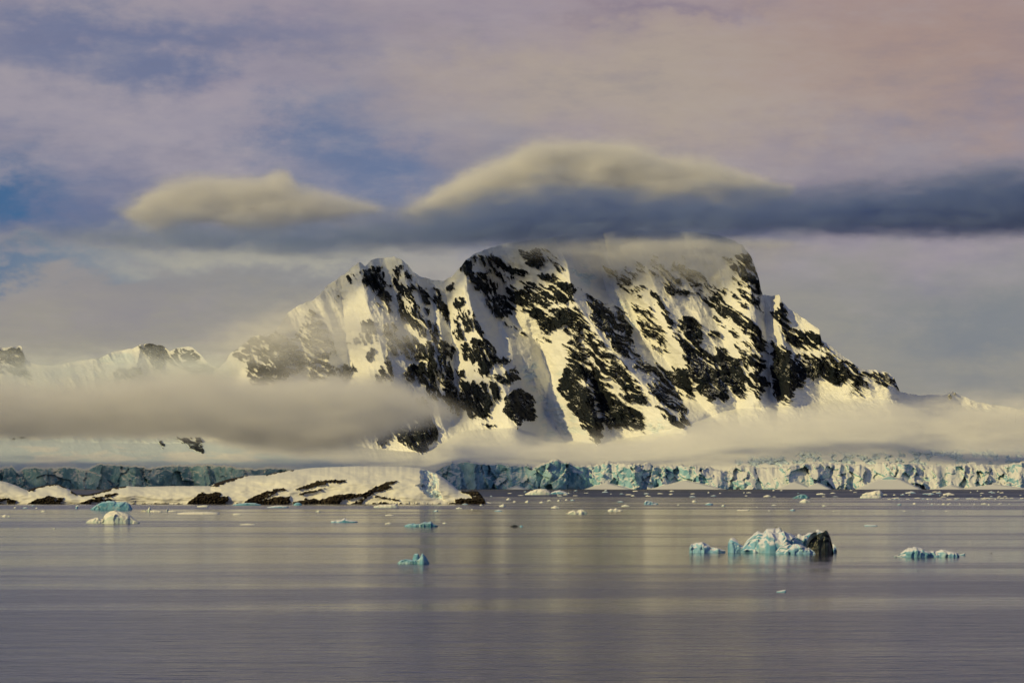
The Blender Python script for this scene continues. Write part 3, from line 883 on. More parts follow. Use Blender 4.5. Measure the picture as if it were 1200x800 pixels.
def build_island():
    nc, nr = 1250, 96
    cx = np.linspace(-38, 569.2, nc)
    top = np.interp(cx, [p[0] for p in ISLE_TOP], [p[1] for p in ISLE_TOP])
    kk = np.array([1, 2, 3, 2, 1]) / 9.0
    top = np.convolve(np.pad(top, 2, mode='edge'), kk, mode='valid')
    top += fbm(cx / 6, cx * 0 + 1, 3, 3) * 0.5
    y0 = 1960.0
    basepy = HOR + CAM_H * F / y0
    th = np.linspace(0, math.pi / 2, nr)[:, None]
    PX = np.repeat(cx[None], nr, 0)
    s = np.sin(th) ** 0.85
    PY = basepy + 0.2 + (top[None] - basepy) * s
    p, q = PX.ravel(), PY.ravel()
    P = np.full(p.shape, 0.0)
    w = fbm(p / 7, q / 4, 4, 91) * 3.0
    w2 = fbm(p / 7, q / 4, 4, 93) * 1.6
    P = paint(P, p + w, q + w2, ISLE_ROCK, 0.9)
    n = rank01(fbm(p / 6, q / 2.2, 5, 95, 0.6))
    rock = P - n * 0.9 - 0.03
    ice = paint(np.zeros(p.shape), p + w, q + w2, [(.9, SCOOP)], 1.0)
    depth = np.clip((basepy - top) * 1.15, 8, 48)[None] * np.ones((nr, 1))
    Y = y0 + depth * (1 - np.cos(th))
    Y = Y.ravel()
    rk = sstep(-0.03, 0.1, rock)
    Y -= rk * (1.6 + fbm(p / 3.0, q / 1.5, 4, 97, 0.6) * 4.5)
    Y -= fbm(p / 60, q / 20, 4, 98) * 9 + fbm(p / 12, q / 5, 3, 99) * 0.45
    sc = sstep(-1.0, 3.5, poly_sd(p + w, q + w2, SCOOP))
    Y += sc * (9 + fbm(p / 4, q / 5, 4, 101) * 6)
    Y = Y.reshape(nr, nc)
    X = (PX - 600) * Y / F
    Z = CAM_H + (HOR - PY) * Y / F
    Z[0] = -1.5; Z[1] = np.minimum(Z[1], 0.1)
    rr = rock.reshape(nr, nc); ic = ice.reshape(nr, nc) * sstep(0.2, 0.6, rank01(fbm(p / 5, q / 4, 4, 103)).reshape(nr, nc))
    # far side
    Xs, Ys, Zs, Rs, Is = [X], [Y], [Z], [rr], [ic]
    nb = 14
    for i in range(1, nb + 1):
        a = math.pi / 2 * i / nb
        Ys.append((Y[-1] + depth[-1] * 1.1 * math.sin(a))[None]); Xs.append(((cx - 600) * Y[-1] / F)[None])
        Zs.append((Z[-1] * math.cos(a) - 1.5 * (i / nb))[None])
        Rs.append(rr[-1:] * 0 - 0.3 + (0.25 if i > nb - 2 else 0)); Is.append(ic[-1:] * 0)
    o = grid_mesh('island', np.concatenate(Xs), np.concatenate(Ys), np.concatenate(Zs), M_ISLE,
                  {'rock': np.concatenate(Rs), 'ice': np.concatenate(Is)})
    rock_pieces('rock_outcrop', o, X, Y, Z, {'rock': rr, 'ice': ic}, 0.03, 60, 60, 0.15, M_ISLE)
    tag(o, 'low snow-capped island with dark rock outcrops along the water', 'island', kind='structure')


build_island()

# ------------------------------------------------------------------ floating ice
def lobe(profile, basepy, depth_k=0.8, dy=0.0, res=0.7, seed=0, rough=1.0, power=0.75, keel=0.25):
    """one rounded, broken lump of ice whose crest follows the profile; returns vertices and quads"""
    Yc = sea_Y(basepy) + dy
    pxs = [q[0] for q in profile]
    x0, x1 = pxs[0], pxs[-1]
    nu = int(max(9, min(110, (x1 - x0) / res)))
    hmax = max(basepy - q[1] for q in profile)
    nv = int(max(10, min(60, hmax * 2.6 / res)))
    m = Yc / F
    cx = np.linspace(x0, x1, nu)
    top = np.interp(cx, pxs, [q[1] for q in profile])
    hh = np.maximum(basepy - top, 0.25) * m
    width = (x1 - x0) * m
    endt = np.sqrt(np.clip(1 - np.abs((cx - (x0 + x1) / 2) / ((x1 - x0) / 2)) ** 2.6, 0, 1))
    dep = np.maximum(hh * depth_k, width * 0.16) * (0.25 + 0.75 * endt)
    th = np.linspace(0, math.pi, nv)[:, None]
    X = np.repeat(((cx - 600) * m)[None], nv, 0)
    Yv = Yc - dep[None] * np.cos(th)
    Z = hh[None] * np.abs(np.sin(th)) ** power
    # broken faces
    sc = max(hmax * m, 0.05)
    a = X / sc * 1.15 + seed * 5.3; b = (th * 1.25 + seed) * np.ones_like(X)
    wv = fbm(a.ravel() * 1.2, b.ravel() * 1.2, 3, seed) * 0.5
    d = (facets(a.ravel() + wv, b.ravel() - wv, seed % 11, 1.6) * 0.62 + facets(a.ravel() * 2.4 + wv, b.ravel() * 2.0, (seed + 3) % 11, 1.6) * 0.15
         + fbm(a.ravel() * 2.5, b.ravel() * 3, 4, seed) * 0.07).reshape(X.shape)
    win = np.sin(th) ** 0.5
    Yv = Yv - np.cos(th) * d * sc * rough * 0.8 * (0.35 + 0.65 * win)
    Z = Z + d * sc * rough * 0.35 * np.sin(th) * (hh / hh.max())[None]
    Z[0] = Z[-1] = -keel * sc - 0.03
    co = np.stack([X, Yv, Z], -1).reshape(-1, 3)
    idx = np.arange(nv * nu).reshape(nv, nu)
    q = np.stack([idx[:-1, :-1], idx[:-1, 1:], idx[1:, 1:], idx[1:, :-1]], -1).reshape(-1, 4)
    # end caps as strips closing each end section
    caps = []
    for e in (0, nu - 1):
        for i in range(nv // 2):
            j = nv - 1 - i
            if j - 1 > i:
                qq = [idx[i, e], idx[i + 1, e], idx[j - 1, e], idx[j, e]]
                if i + 1 == j - 1:
                    continue
                caps.append(qq if e == 0 else qq[::-1])
    if caps:
        q = np.concatenate([q, np.array(caps)])
    return co, q


def lump(name, lobes, mat, parent=None, smooth=True):
    cos, qs, n = [], [], 0
    for args in lobes:
        co, q = lobe(**args)
        cos.append(co); qs.append(q + n); n += len(co)
    co = np.concatenate(cos)
    org = np.array([co[:, 0].mean(), co[:, 1].mean(), 0.0])
    o = raw_mesh(name, (co - org).astype(np.float32), np.concatenate(qs), mat, smooth=smooth, parent=parent)
    o.location = org
    if parent:
        o.location = org - np.array(parent.location)
    return o


def berg(name, label, cat, lobes, mat, group=None, parts=()):
    o = lump(name, lobes[:1], mat)
    for k, lb in enumerate(lobes[1:]):
        lump(parts[k] if k < len(parts) else 'ice_lobe', [lb], mat, parent=o)
    return tag(o, label, cat, group)


L = lambda prof, base, **kw: dict(profile=prof, basepy=base, **kw)

# the large blue iceberg with the black block at its end
hero = berg('iceberg', 'large jagged pale blue iceberg with a black block at its end', 'iceberg', [
    L([(870, 642), (876, 633), (882, 628), (888, 622.5), (894, 623), (899, 618.5), (905, 619), (912, 620), (917, 617.5), (922, 621), (930, 625), (938, 629), (946, 632), (956, 640)], 647, depth_k=0.9, seed=2, rough=1.3),
    L([(853, 637), (854, 633), (857, 631), (861, 633), (866, 637), (872, 639), (877, 644)], 646.8, depth_k=0.7, seed=5, rough=1.1),
    L([(909, 646), (914, 641), (922, 639), (930, 636), (938, 637), (946, 641), (957, 645)], 648.2, depth_k=0.8, dy=-2.6, seed=8),
    L([(936, 631), (942, 627), (950, 623.5), (958, 622.5), (964, 623.5), (968, 627)], 646.4, depth_k=0.5, dy=2.0, seed=4),
    L([(972, 640), (976, 637.5), (979, 640), (980.5, 646)], 647, depth_k=0.7, dy=0.5, seed=6),
], M_BERG, 'larger bergs in the bay', ('ice_pinnacle', 'ice_lobe', 'ice_cap', 'ice_spur'))
blk = lump('dark_ice', [L([(945, 640), (947, 633), (950, 628), (955, 625), (962, 624), (969, 622.5), (972, 626), (974, 632), (976, 640), (976.5, 646)], 648.2, depth_k=0.55, dy=-1.2, seed=11, rough=1.3, power=0.45)], M_DARK, parent=hero)
blk['label'] = 'black dirty ice block'

G = 'larger bergs in the bay'
berg('iceberg', 'small flat-topped pale slab floating just beside the large jagged iceberg', 'iceberg',
     [L([(808, 642), (810, 638), (816, 636), (824, 636), (830, 638), (834, 641), (840, 641), (850, 644.5)], 647, seed=12)], M_BERG, G)
berg('iceberg', 'long low pale blue berg with a hump and thin tail', 'iceberg',
     [L([(1048, 651), (1054, 649), (1060, 645), (1064, 641.5), (1072, 641), (1080, 642), (1084, 645), (1090, 647)], 652.3, seed=14),
      L([(1080, 648), (1088, 646), (1096, 645.5), (1102, 644), (1112, 645.5), (1120, 646.5), (1124, 650)], 652.2, seed=15),
      L([(1122, 649.5), (1127, 648.5), (1131, 647.5)], 650, seed=16)], M_BERG, G)
berg('iceberg', 'small turquoise berg with two upright horns and a notch', 'iceberg',
     [L([(466, 659), (470, 656), (477, 655), (484, 655.5), (490, 657.5)], 660.3, seed=17),
      L([(483, 655), (485, 649), (490, 648), (492, 653)], 659.4, seed=18, depth_k=0.5),
      L([(488, 657), (492, 654), (495, 648.5), (499, 653), (503, 658.5)], 660.5, seed=19, depth_k=0.6)], M_BLUE, G)
berg('iceberg', 'cream white domed berg with a low rounded lobe beside it', 'iceberg',
     [L([(101, 611.5), (106, 608), (114, 606.3), (121, 608), (126, 611)], 612.5, seed=21, rough=0.5),
      L([(120, 611), (122, 604), (128, 600), (136, 598), (144, 600), (151, 602.5), (157, 607.5), (164, 611.8)], 613, seed=22, rough=0.6)], M_WHITE, G)
berg('iceberg', 'smooth light blue wedge slab floating off the island shore', 'iceberg',
     [L([(106, 596.3), (114, 590.5), (121, 587.5), (132, 587), (141, 588), (149, 588), (152, 590), (155, 595.5)], 597, seed=23, rough=0.35)], M_BLUE, G)
berg('iceberg', 'low white broken berg with one thin spike near the island', 'iceberg',
     [L([(165, 598.3), (168, 596.8), (173, 597), (175.5, 593.5), (177, 597.5)], 599.3, seed=24),
      L([(176, 598), (182, 597.3), (190, 598.8)], 599.5, seed=25)], M_WHITE, G)
berg('iceberg', 'tiny white berg with a spike and a flat tail near the island', 'iceberg',
     [L([(195, 598), (196.3, 595), (198, 598)], 599, seed=26), L([(197, 598.4), (203, 597.6), (207, 598.6)], 599.2, seed=27)], M_WHITE, G)
berg('ice_floe', 'long thin cream ice floe lying off the island', 'ice floe',
     [L([(208, 601), (216, 599.6), (230, 599.2), (245, 599.2), (257, 600.4)], 601.8, seed=28, rough=0.4)], M_WHITE)
berg('ice_floe', 'bright flat white floe against the island waterline', 'ice floe',
     [L([(438, 593), (446, 591), (458, 590.5), (464, 590), (467, 593)], 594.7, seed=29, rough=0.4)], M_WHITE)
berg('ice_floe', 'flat white floe with a small central peak and dark underside', 'ice floe',
     [L([(388, 610), (395, 609), (400, 608.6), (404, 607), (408, 608.6), (413, 609.3), (419, 610.4)], 611.9, seed=30, rough=0.5)], M_BERG)
berg('iceberg', 'low turquoise berg with a humped rear half', 'iceberg',
     [L([(474, 615.5), (480, 613), (488, 613.4), (494, 613), (497, 611.2), (501, 612), (505, 611), (508, 614), (513, 615.6)], 616.6, seed=31)], M_BLUE, G)
berg('ice_floe', 'pale blue flat ice stranded along the island rocks', 'ice floe',
     [L([(273, 591), (280, 589.5), (292, 588.7), (300, 589.3), (306, 591)], 591.8, seed=32, rough=0.5)], M_BLUE)
berg('ice_floe', 'thin pale floe beside the stranded shore ice', 'ice floe',
     [L([(313, 593.7), (322, 592.2), (330, 592), (338, 593.2)], 594.6, seed=33, rough=0.4)], M_BERG)
berg('ice_floe', 'small bright blue ice lump under the island rock face', 'ice floe',
     [L([(344, 590.5), (348, 588), (352, 589), (354, 591)], 591.8, seed=34, rough=0.6)], M_BLUE)
berg('ice_floe', 'short white floe under the dark rock of the island', 'ice floe',
     [L([(231, 592.6), (238, 591.6), (244, 591.8)], 593.8, seed=35, rough=0.4)], M_WHITE)
berg('iceberg', 'broad white dome-shaped berg in front of the blue glacier wall', 'iceberg',
     [L([(615, 578.7), (622, 574.8), (628, 573), (634, 572.5), (640, 573), (644, 575.5), (646, 578.8)], 579.6, seed=36, rough=0.4)], M_WHITE, G)
berg('iceberg', 'low bluish berg touching the broad white dome', 'iceberg',
     [L([(645, 577.6), (650, 575), (656, 574), (660, 575), (666, 577.8)], 578.6, seed=37, rough=0.6)], M_BERG, G)
berg('iceberg', 'white many-peaked small berg on open water', 'iceberg',
     [L([(663, 601), (668, 599), (672, 597.4), (676, 598.4), (679, 597), (681, 596), (684, 598), (688, 599.4)], 602.2, seed=38)], M_WHITE, G)
berg('iceberg', 'small creamy knobbly berg with three low knobs', 'iceberg',
     [L([(712, 597.6), (715, 596), (719, 596.6), (722, 595), (725, 596.4), (730, 597.6)], 598.8, seed=39)], M_WHITE, G)
berg('iceberg', 'small greenish white berg with a stepped outline', 'iceberg',
     [L([(755, 588), (757, 585.5), (762, 586.8), (766, 588.5), (771, 589)], 591, seed=40)], M_BERG, G)
berg('iceberg', 'pale blue triangular berg in the dark water off the glacier', 'iceberg',
     [L([(929, 582.6), (935, 580.3), (941, 578.4), (946, 580.8), (949, 583)], 583.7, seed=41)], M_BLUE, G)
berg('iceberg', 'bright white cone-shaped berg just off the dark water', 'iceberg',
     [L([(937, 587.5), (940, 585.5), (943.5, 584), (946, 585.4), (950, 587.6)], 588.3, seed=42, rough=0.4)], M_WHITE, G)
berg('iceberg', 'cream tiered berg with an overhanging ledge off the glacier', 'iceberg',
     [L([(1008, 581.5), (1012, 580.4), (1024, 580), (1033, 581.4)], 583.4, seed=43, rough=0.5),
      L([(1010, 579), (1014, 577), (1020, 576), (1025, 574.5), (1031, 574), (1035, 578)], 581.4, seed=44, rough=0.6)], M_WHITE, G)
berg('ice_floe', 'thin white floe with a dark upturned end', 'ice floe',
     [L([(864, 597), (870, 596.8), (875, 596.8), (878, 595.8)], 598, seed=45, rough=0.5)], M_WHITE)
berg('ice_floe', 'thin bluish floe drifting beyond the low humped berg', 'ice floe',
     [L([(1013, 614.4), (1020, 614), (1028, 614.8)], 616, seed=46, rough=0.5)], M_BERG)
berg('ice_fragment', 'blue-white wedge fragment floating in front of the large jagged iceberg', 'ice fragment',
     [L([(910, 692.6), (916, 691), (921, 690.6)], 693.6, seed=47, rough=0.6)], M_BERG)
berg('ice_fragment', 'dark blue sliver of ice awash on open grey water', 'ice fragment',
     [L([(598, 616), (603, 614.8), (607, 616)], 616.8, seed=48)], M_DARK)
berg('ice_fragment', 'tiny turquoise knob of ice beside the dark sliver', 'ice fragment',
     [L([(609, 616), (611, 615.2), (613, 616)], 616.8, seed=49)], M_BLUE)

# individual fragments: centre, waterline, width, height
FRAG = [(18, 595, 4, 1.5), (30, 595.2, 6, 1.6), (39, 592.6, 4, 1.5), (43, 595.4, 3, 1.2), (51, 599.2, 6, 1.7), (6, 605, 7, 2.8), (10.5, 605.2, 4, 1.6),
        (22, 619, 2.4, 1.2), (64, 619.3, 3, 1.2), (90, 595.6, 3, 3.2), (91, 593.2, 5, 1.6), (278, 603, 11, 1.8), (290, 614.6, 18, 1.6),
        (373, 599.5, 6, 2.2), (456, 603.8, 10, 1.6), (511, 599, 5, 2), (521, 613.2, 5, 1.4), (455, 613.6, 8, 2), (538, 596, 8, 2.3), (572, 589.4, 9, 1.6),
        (589, 593.4, 8, 3.2), (584, 598.8, 9, 2), (596, 585.6, 6, 2.4), (603, 588, 4, 1.4), (618, 588.6, 5, 3), (635, 589, 6, 1.8),
        (644, 586.8, 6, 1.6), (655, 587, 4, 1.8), (664, 586, 4, 2), (671, 586.4, 5, 1.8), (651, 595.2, 10, 3), (733, 593.2, 10, 2.6),
        (727, 588, 7, 1.6), (742, 581.2, 5, 1.6), (759, 581.4, 5, 1.8), (814, 588, 6, 2.4), (831, 591.4, 9, 3), (848, 593, 5, 2.2),
        (795, 591.6, 3, 1.2), (899, 582, 9, 2.4), (907, 592.2, 6, 1.6), (929, 598, 6, 2.4), (966, 593, 5, 1.8), (901.5, 598.6, 3, 1.2),
        (977, 599, 3, 1.0), (887, 594.4, 2.5, 1.0), (962, 579.4, 11, 2.2), (1054, 591.4, 5, 1.8), (1072, 590.4, 5, 1.8), (1067, 577.6, 13, 2.4),
        (1090, 579, 10, 1.8), (1112, 579.8, 14, 3.0), (1106, 591, 5, 1.8), (1153, 590.6, 7, 1.8), (1159, 591.6, 3, 1.4), (1092, 591.4, 3, 1.2),
        (1060, 598.6, 4, 1.0), (1082, 598.4, 2, 1.2), (1109, 598.6, 4, 1.0), (553, 597, 3, 1), (564, 592, 4, 1.6), (545, 590.8, 7, 1.4)]
rnd = random.Random(5)
for i in range(70):
    b = 574.6 + 7.6 * rnd.random() ** 0.8
    FRAG.append((rnd.uniform(575, 1198), b, rnd.uniform(2.0, 7.5), rnd.uniform(0.7, 1.5)))
for i in range(34):
    FRAG.append((rnd.uniform(1040, 1200), rnd.uniform(583.4, 585.4), rnd.uniform(2.5, 8), rnd.uniform(0.6, 1.3)))
for i in range(16):
    FRAG.append((rnd.uniform(1060, 1198), rnd.uniform(589.5, 591.5), rnd.uniform(1.2, 3.0), rnd.uniform(0.7, 1.3)))
for i, (px, b, w, h) in enumerate(FRAG):
    prof = [(px - w / 2, b - h * rnd.uniform(.2, .5)), (px - w * rnd.uniform(.1, .3), b - h * rnd.uniform(.6, .9)),
            (px + w * rnd.uniform(-.05, .15), b - h), (px + w / 2, b - h * rnd.uniform(.2, .5))]
    blue = rnd.random() > .75
    shape = 'flat sliver' if w > 3.6 * h else ('pointed chip' if w < 2.2 * h else 'low lump')
    size = 'tiny' if w < 4 else 'small'
    where = ('in the dark water below the glacier front' if b < 583 else
             'in the pale brash line below the glacier' if b < 586.5 else 'adrift on the grey bay')
    nm = '%s %s %s of ice %s' % (size, 'bluish' if blue else 'white', shape, where)
    berg('ice_fragment', nm, 'ice fragment', [L(prof, b, seed=i % 40, rough=0.7)], M_BERG if blue else M_WHITE,
         '%ss of ice %s' % (shape, where))


# ------------------------------------------------------------------ birds
def bird(px, py, Y, span, flying, label, z=None, rot=0.0):
    m, t, b = M_BIRD
    X, Yw, Z = at(px, py, Y)
    if z is not None:
        Z = z
    co, q = [], []
    n, k = 9, 8
    Lb = span * (0.42 if flying else 1.0)
    for i in range(n):
        s = i / (n - 1)
        r = Lb * 0.17 * math.sin(math.pi * min(1, max(0.04, s)) ** 0.8) + Lb * 0.015
        if s > 0.82: r = Lb * 0.085 * (1.25 - s) / 0.43 + Lb * 0.01
        zc = (0.0 if flying else Lb * 0.30 * max(0, s - 0.45) ** 1.0)
        for j in range(k):
            a = 2 * math.pi * j / k
            co.append(((s - .5) * Lb, math.cos(a) * r, zc + math.sin(a) * r))
    for i in range(n - 1):
        for j in range(k):
            q.append((i * k + j, i * k + (j + 1) % k, (i + 1) * k + (j + 1) % k, (i + 1) * k + j))
    co = np.array(co, np.float32); q = np.array(q)
    root = raw_mesh('bird', co, q, m)
    for sgn in (-1, 1):
        ws = []
        wl = span * 0.5 if flying else span * 0.12
        for i in range(5):
            s = i / 4
            c = Lb * 0.30 * (1 - s) ** 0.6 + Lb * 0.03
            zz = wl * (0.55 * s - 0.28 * s * s) if flying else Lb * 0.05
            for (xx, dz) in ((c * .5 - s * Lb * 0.1, 0), (-c * .5 - s * Lb * 0.14, 0), (-c * .5 - s * Lb * 0.14, -.012 * span), (c * .5 - s * Lb * 0.1, -.012 * span)):
                ws.append((xx, sgn * (Lb * 0.1 + wl * s), zz + dz))
        wq = []
        for i in range(4):
            for j in range(4):
                wq.append((i * 4 + j, i * 4 + (j + 1) % 4, (i + 1) * 4 + (j + 1) % 4, (i + 1) * 4 + j))
        raw_mesh('wing', np.array(ws, np.float32), np.array(wq), m, parent=root)
    root.location = (X, Yw, Z)
    root.rotation_euler = (0, 0, rot)
    tag(root, label, 'bird')


M_BIRD = new_mat('dark_plumage')
_m, _t, _b = M_BIRD
_n = _t.noise(_t.node('ShaderNodeTexCoord').outputs['Object'], 12.0, 3)
_t.l.new(_t.mix(_n, (0.015, 0.013, 0.012), (0.05, 0.042, 0.036)), _b.inputs['Base Color'])
bird(909.5, 617.4, sea_Y(647), 0.45, False, 'dark seabird standing on top of the large jagged iceberg', rot=0.6)
bird(947.5, 605, 480, 0.95, True, 'dark seabird flying low above the bay', rot=1.1)
bird(1162, 647.2, sea_Y(648), 0.35, False, 'small dark seabird resting on the water past the low humped berg', z=0.05)
bird(596, 671.6, sea_Y(672.2), 0.35, False, 'small dark seabird swimming on the grey open water', z=0.05)

# ------------------------------------------------------------------ clouds and mist lying on the mountain
def cloud(name, label, Yc, halfY, top, bot, soft_t, soft_b, nscale, amp, dens, color, aniso, vox, stretch=2.2, detail=6, seed=0.0, absorb=None, share=None, grain=1.0):
    """a bank of cloud between two outlines, filled with a real density grid"""
    m = Yc / F
    pxs = [q[0] for q in top] + [q[0] for q in bot]
    x0, x1 = min(pxs), max(pxs)
    zs = [at(0, q[1], Yc)[2] for q in top + bot]
    pad = max(soft_t, soft_b) * m * (0.6 + amp) 
    zmin, zmax = min(zs) - pad, max(zs) + pad
    X0, X1 = (x0 - 600) * m, (x1 - 600) * m
    vol = bpy.data.volumes.new(name)
    ob = bpy.data.objects.new(name, vol)
    col.objects.link(ob)
    ng = bpy.data.node_groups.new(name + '_field', 'GeometryNodeTree')
    ng.interface.new_socket('Geometry', in_out='INPUT', socket_type='NodeSocketGeometry')
    ng.interface.new_socket('Geometry', in_out='OUTPUT', socket_type='NodeSocketGeometry')
    t = NT(ng)
    t.node('NodeGroupInput')
    go = t.node('NodeGroupOutput')
    pos = t.node('GeometryNodeInputPosition').outputs[0]
    x, y, z = t.sep(pos)
    xn = t.math('DIVIDE', t.math('SUBTRACT', x, X0), X1 - X0)

    def curve(pts):
        n = t.node('ShaderNodeFloatCurve')
        c = n.mapping.curves[0]
        vals = [((q[0] - x0) / (x1 - x0), (at(0, q[1], Yc)[2] - zmin) / (zmax - zmin)) for q in pts]
        c.points[0].location = vals[0]; c.points[1].location = vals[-1]
        for vv in vals[1:-1]:
            c.points.new(*vv)
        for p_ in c.points:
            p_.handle_type = 'AUTO_CLAMPED'
        n.mapping.update()
        t.put(n.inputs['Value'], xn)
        return t.math('MULTIPLY_ADD', n.outputs[0], zmax - zmin, zmin)
    zt, zb = curve(top), curve(bot)
    if share:
        n_ = t.node('ShaderNodeFloatCurve'); c_ = n_.mapping.curves[0]
        vals = [((a_ - x0) / (x1 - x0), b_) for a_, b_ in share]
        c_.points[0].location = vals[0]; c_.points[1].location = vals[-1]
        for vv in vals[1:-1]:
            c_.points.new(*vv)
        n_.mapping.update(); t.put(n_.inputs['Value'], xn); shr = n_.outputs[0]
    dt = t.math('DIVIDE', t.math('SUBTRACT', zt, z), soft_t * m)
    db = t.math('DIVIDE', t.math('SUBTRACT', z, zb), soft_b * m)
    dy = t.math('MULTIPLY', t.math('SUBTRACT', 1.0, t.math('DIVIDE', t.math('ABSOLUTE', t.math('SUBTRACT', y, Yc)), halfY)), 2.5)
    dx = t.math('MULTIPLY', t.math('MULTIPLY', xn, t.math('SUBTRACT', 1.0, xn)), 40.0)
    s = t.math('MINIMUM', t.math('MINIMUM', dt, db), t.math('MINIMUM', dy, dx))
    s = t.math('MINIMUM', s, 1.15)
    nv = t.noise(t.comb(t.math('DIVIDE', x, nscale * m * stretch), t.math('ADD', t.math('DIVIDE', y, nscale * m * 1.6), seed), t.math('DIVIDE', z, nscale * m)), 1.0, detail, 0.66)
    s = t.math('MULTIPLY_ADD', t.math('SUBTRACT', nv, 0.5), 2.0 * amp, s)
    dn = t.math('MULTIPLY', t.math('POWER', t.math('MAXIMUM', t.ramp(s, 0.0, 1.2, False), 0.0), 2.6), dens)
    if share:
        dn = t.math('MULTIPLY', dn, shr)
    n2 = t.noise(t.comb(t.math('DIVIDE', x, nscale * m * stretch * 0.45), t.math('ADD', t.math('DIVIDE', y, nscale * m * 1.2), seed + 4.0), t.math('DIVIDE', z, nscale * m * 0.42)), 1.0, 5, 0.65)
    dn = t.math('MULTIPLY', dn, t.math('MULTIPLY_ADD', t.ramp(n2, 0.36, 0.64), 1.35 * grain, 1.0 - 0.7 * grain))
    vc = t.node('GeometryNodeVolumeCube')
    t.put(vc.inputs['Density'], dn)
    vc.inputs['Min'].default_value = (X0, Yc - halfY, zmin)
    vc.inputs['Max'].default_value = (X1, Yc + halfY, zmax)
    vc.inputs['Resolution X'].default_value = max(8, int((X1 - X0) / (vox * 1.6)))
    vc.inputs['Resolution Y'].default_value = max(8, int(2 * halfY / (vox * 2.0)))
    vc.inputs['Resolution Z'].default_value = max(8, int((zmax - zmin) / vox))
    mat = bpy.data.materials.new(name + '_vapour')
    mat.use_nodes = True
    mt = NT(mat.node_tree); mt.n.clear()
    mo = mt.node('ShaderNodeOutputMaterial')
    pv = mt.node('ShaderNodeVolumePrincipled')
    pv.inputs['Color'].default_value = (*color, 1)
    pv.inputs['Density'].default_value = 1.0
    pv.inputs['Anisotropy'].default_value = aniso
    if absorb:
        pv.inputs['Absorption Color'].default_value = (*absorb, 1)
    mt.l.new(pv.outputs[0], mo.inputs['Volume'])
    sm = t.node('GeometryNodeSetMaterial')
    sm.inputs['Material'].default_value = mat
    t.l.new(vc.outputs[0], sm.inputs['Geometry'])
    t.l.new(sm.outputs[0], go.inputs[0])
    vol.materials.append(mat)
    md = ob.modifiers.new('field', 'NODES')
    md.node_group = ng
    tag(ob, label, 'cloud', kind='stuff')
    return ob


WHITE = (0.99, 0.99, 0.99)
# dark flat band in front of the summit, its shade put into the vapour colour
cloud('cloud_band', 'long dark blue-grey cloud band across the mountain summit', 7950, 200,
      [(-60, 244), (60, 242), (160, 238), (250, 236), (330, 240), (400, 236), (470, 230), (540, 222), (600, 206), (640, 198), (700, 200), (760, 206), (830, 208), (900, 204), (980, 200), (1060, 194), (1130, 184), (1190, 178), (1270, 172)],
      [(-60, 296), (60, 300), (160, 305), (250, 308), (330, 309), (400, 306), (470, 302), (540, 298), (600, 297), (640, 296), (700, 292), (760, 290), (830, 288), (900, 286), (980, 284), (1060, 284), (1130, 284), (1190, 284), (1270, 285)],
      46, 24, 24, 1.0, 0.030, (0.54, 0.65, 0.88), 0.40, 6.0, stretch=3.0,
      share=[(-60, .08), (60, .12), (160, .30), (260, .45), (400, .65), (560, .95), (1270, 1.0)])
# bright cap cloud behind and above it
cloud('cap_cloud', 'cream lit cap cloud standing above the dark band', 9300, 260,
      [(450, 250), (490, 232), (520, 212), (550, 194), (590, 180), (640, 160), (680, 162), (720, 160), (770, 172), (820, 182), (870, 196), (930, 218)],
      [(450, 252), (490, 264), (520, 266), (550, 267), (590, 267), (640, 267), (680, 267), (720, 267), (770, 267), (820, 264), (870, 258), (930, 236)],
      22, 14, 20, 1.1, 0.034, WHITE, -0.55, 6.5, stretch=2.6, grain=0.3)
cloud('puff_cloud', 'cream lit puffy cloud left of the summit', 9300, 220,
      [(130, 250), (165, 226), (190, 212), (215, 204), (245, 200), (270, 202), (300, 202), (330, 194), (350, 210), (380, 218), (420, 228), (470, 246)],
      [(130, 254), (165, 272), (190, 278), (215, 274), (245, 270), (270, 278), (300, 282), (330, 278), (350, 274), (380, 268), (420, 262), (470, 250)],
      20, 20, 15, 1.1, 0.026, WHITE, -0.55, 6.0, stretch=2.4, grain=0.3)
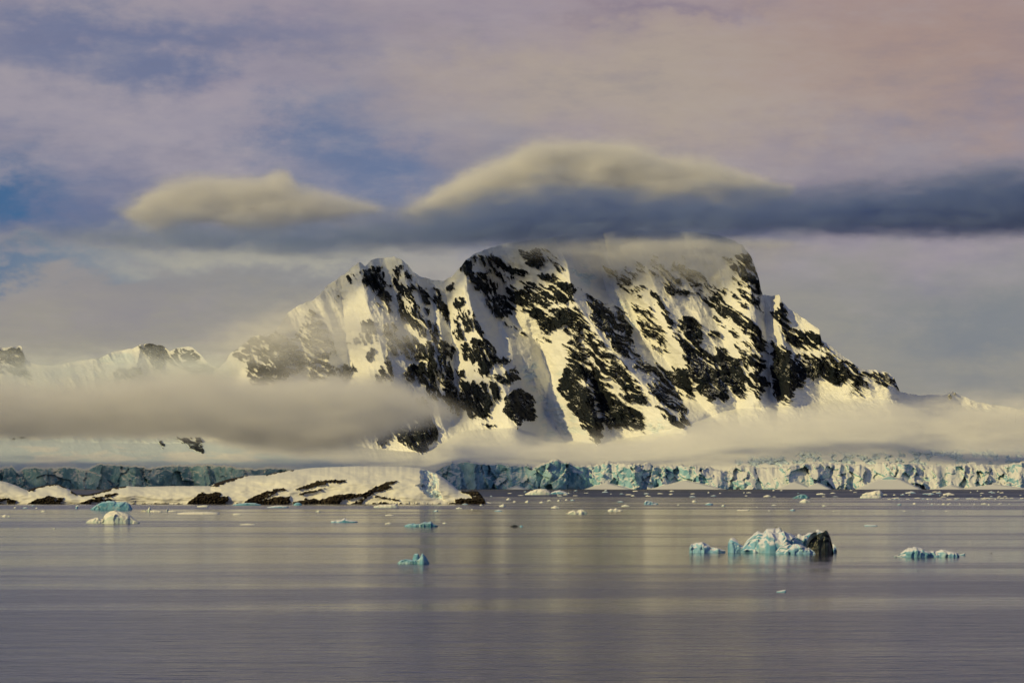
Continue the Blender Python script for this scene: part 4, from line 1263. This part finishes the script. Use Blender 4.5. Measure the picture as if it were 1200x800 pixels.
# fog bank in front of the lower left
cloud('fog_bank', 'pale beige fog bank lying before the lower left slopes', 6780, 480,
      [(-420, 416), (-60, 428), (0, 434), (60, 440), (120, 438), (180, 427), (240, 422), (300, 432), (360, 424), (420, 428), (460, 434), (490, 448), (560, 486)],
      [(-420, 526), (-60, 524), (0, 523), (60, 522), (120, 522), (180, 522), (240, 524), (300, 536), (360, 540), (420, 534), (460, 518), (490, 506), (560, 488)],
      34, 24, 28, 1.1, 0.0125, WHITE, -0.45, 8.0, stretch=3.0)
# thin veils on the upper slopes
cloud('summit_veil', 'thin cream cloud veil trailing below the dark band', 7860, 110,
      [(480, 292), (560, 286), (640, 280), (720, 276), (800, 274), (860, 274), (920, 280), (1000, 294)],
      [(480, 295), (560, 306), (640, 318), (720, 344), (800, 348), (860, 342), (920, 326), (1000, 297)],
      10, 50, 24, 0.7, 0.012, WHITE, -0.3, 8.0, seed=3.0, stretch=3.0)
cloud('slope_veil', 'thin mist over the left shoulder of the mountain', 7500, 110,
      [(200, 400), (260, 366), (320, 336), (370, 326), (430, 338), (480, 362), (540, 400)],
      [(200, 404), (260, 446), (320, 458), (370, 454), (430, 446), (480, 430), (540, 404)],
      44, 44, 22, 0.7, 0.010, WHITE, -0.2, 8.0, seed=5.0, stretch=2.6)
cloud('ridge_veil', 'pale blue haze in front of the small left peaks', 7900, 120,
      [(-240, 398), (-100, 396), (0, 396), (80, 396), (140, 394), (200, 392), (250, 396), (330, 420)],
      [(-240, 470), (-100, 472), (0, 474), (80, 474), (140, 472), (200, 470), (250, 466), (330, 424)],
      30, 16, 26, 0.6, 0.012, (0.92, 0.96, 0.99), -0.2, 9.0, seed=12.0, stretch=3.0)
# mist over the apron
cloud('mist_bank', 'thin grey mist drifting along the foot of the mountain', 7150, 110,
      [(440, 529), (520, 508), (600, 504), (680, 500), (760, 494), (830, 480), (900, 470), (980, 462), (1060, 458), (1130, 454), (1270, 452)],
      [(440, 531), (520, 544), (600, 548), (680, 546), (760, 544), (830, 542), (900, 540), (980, 534), (1060, 530), (1130, 534), (1270, 538)],
      32, 24, 18, 1.2, 0.019, WHITE, -0.35, 7.0, seed=9.0, stretch=4.5)
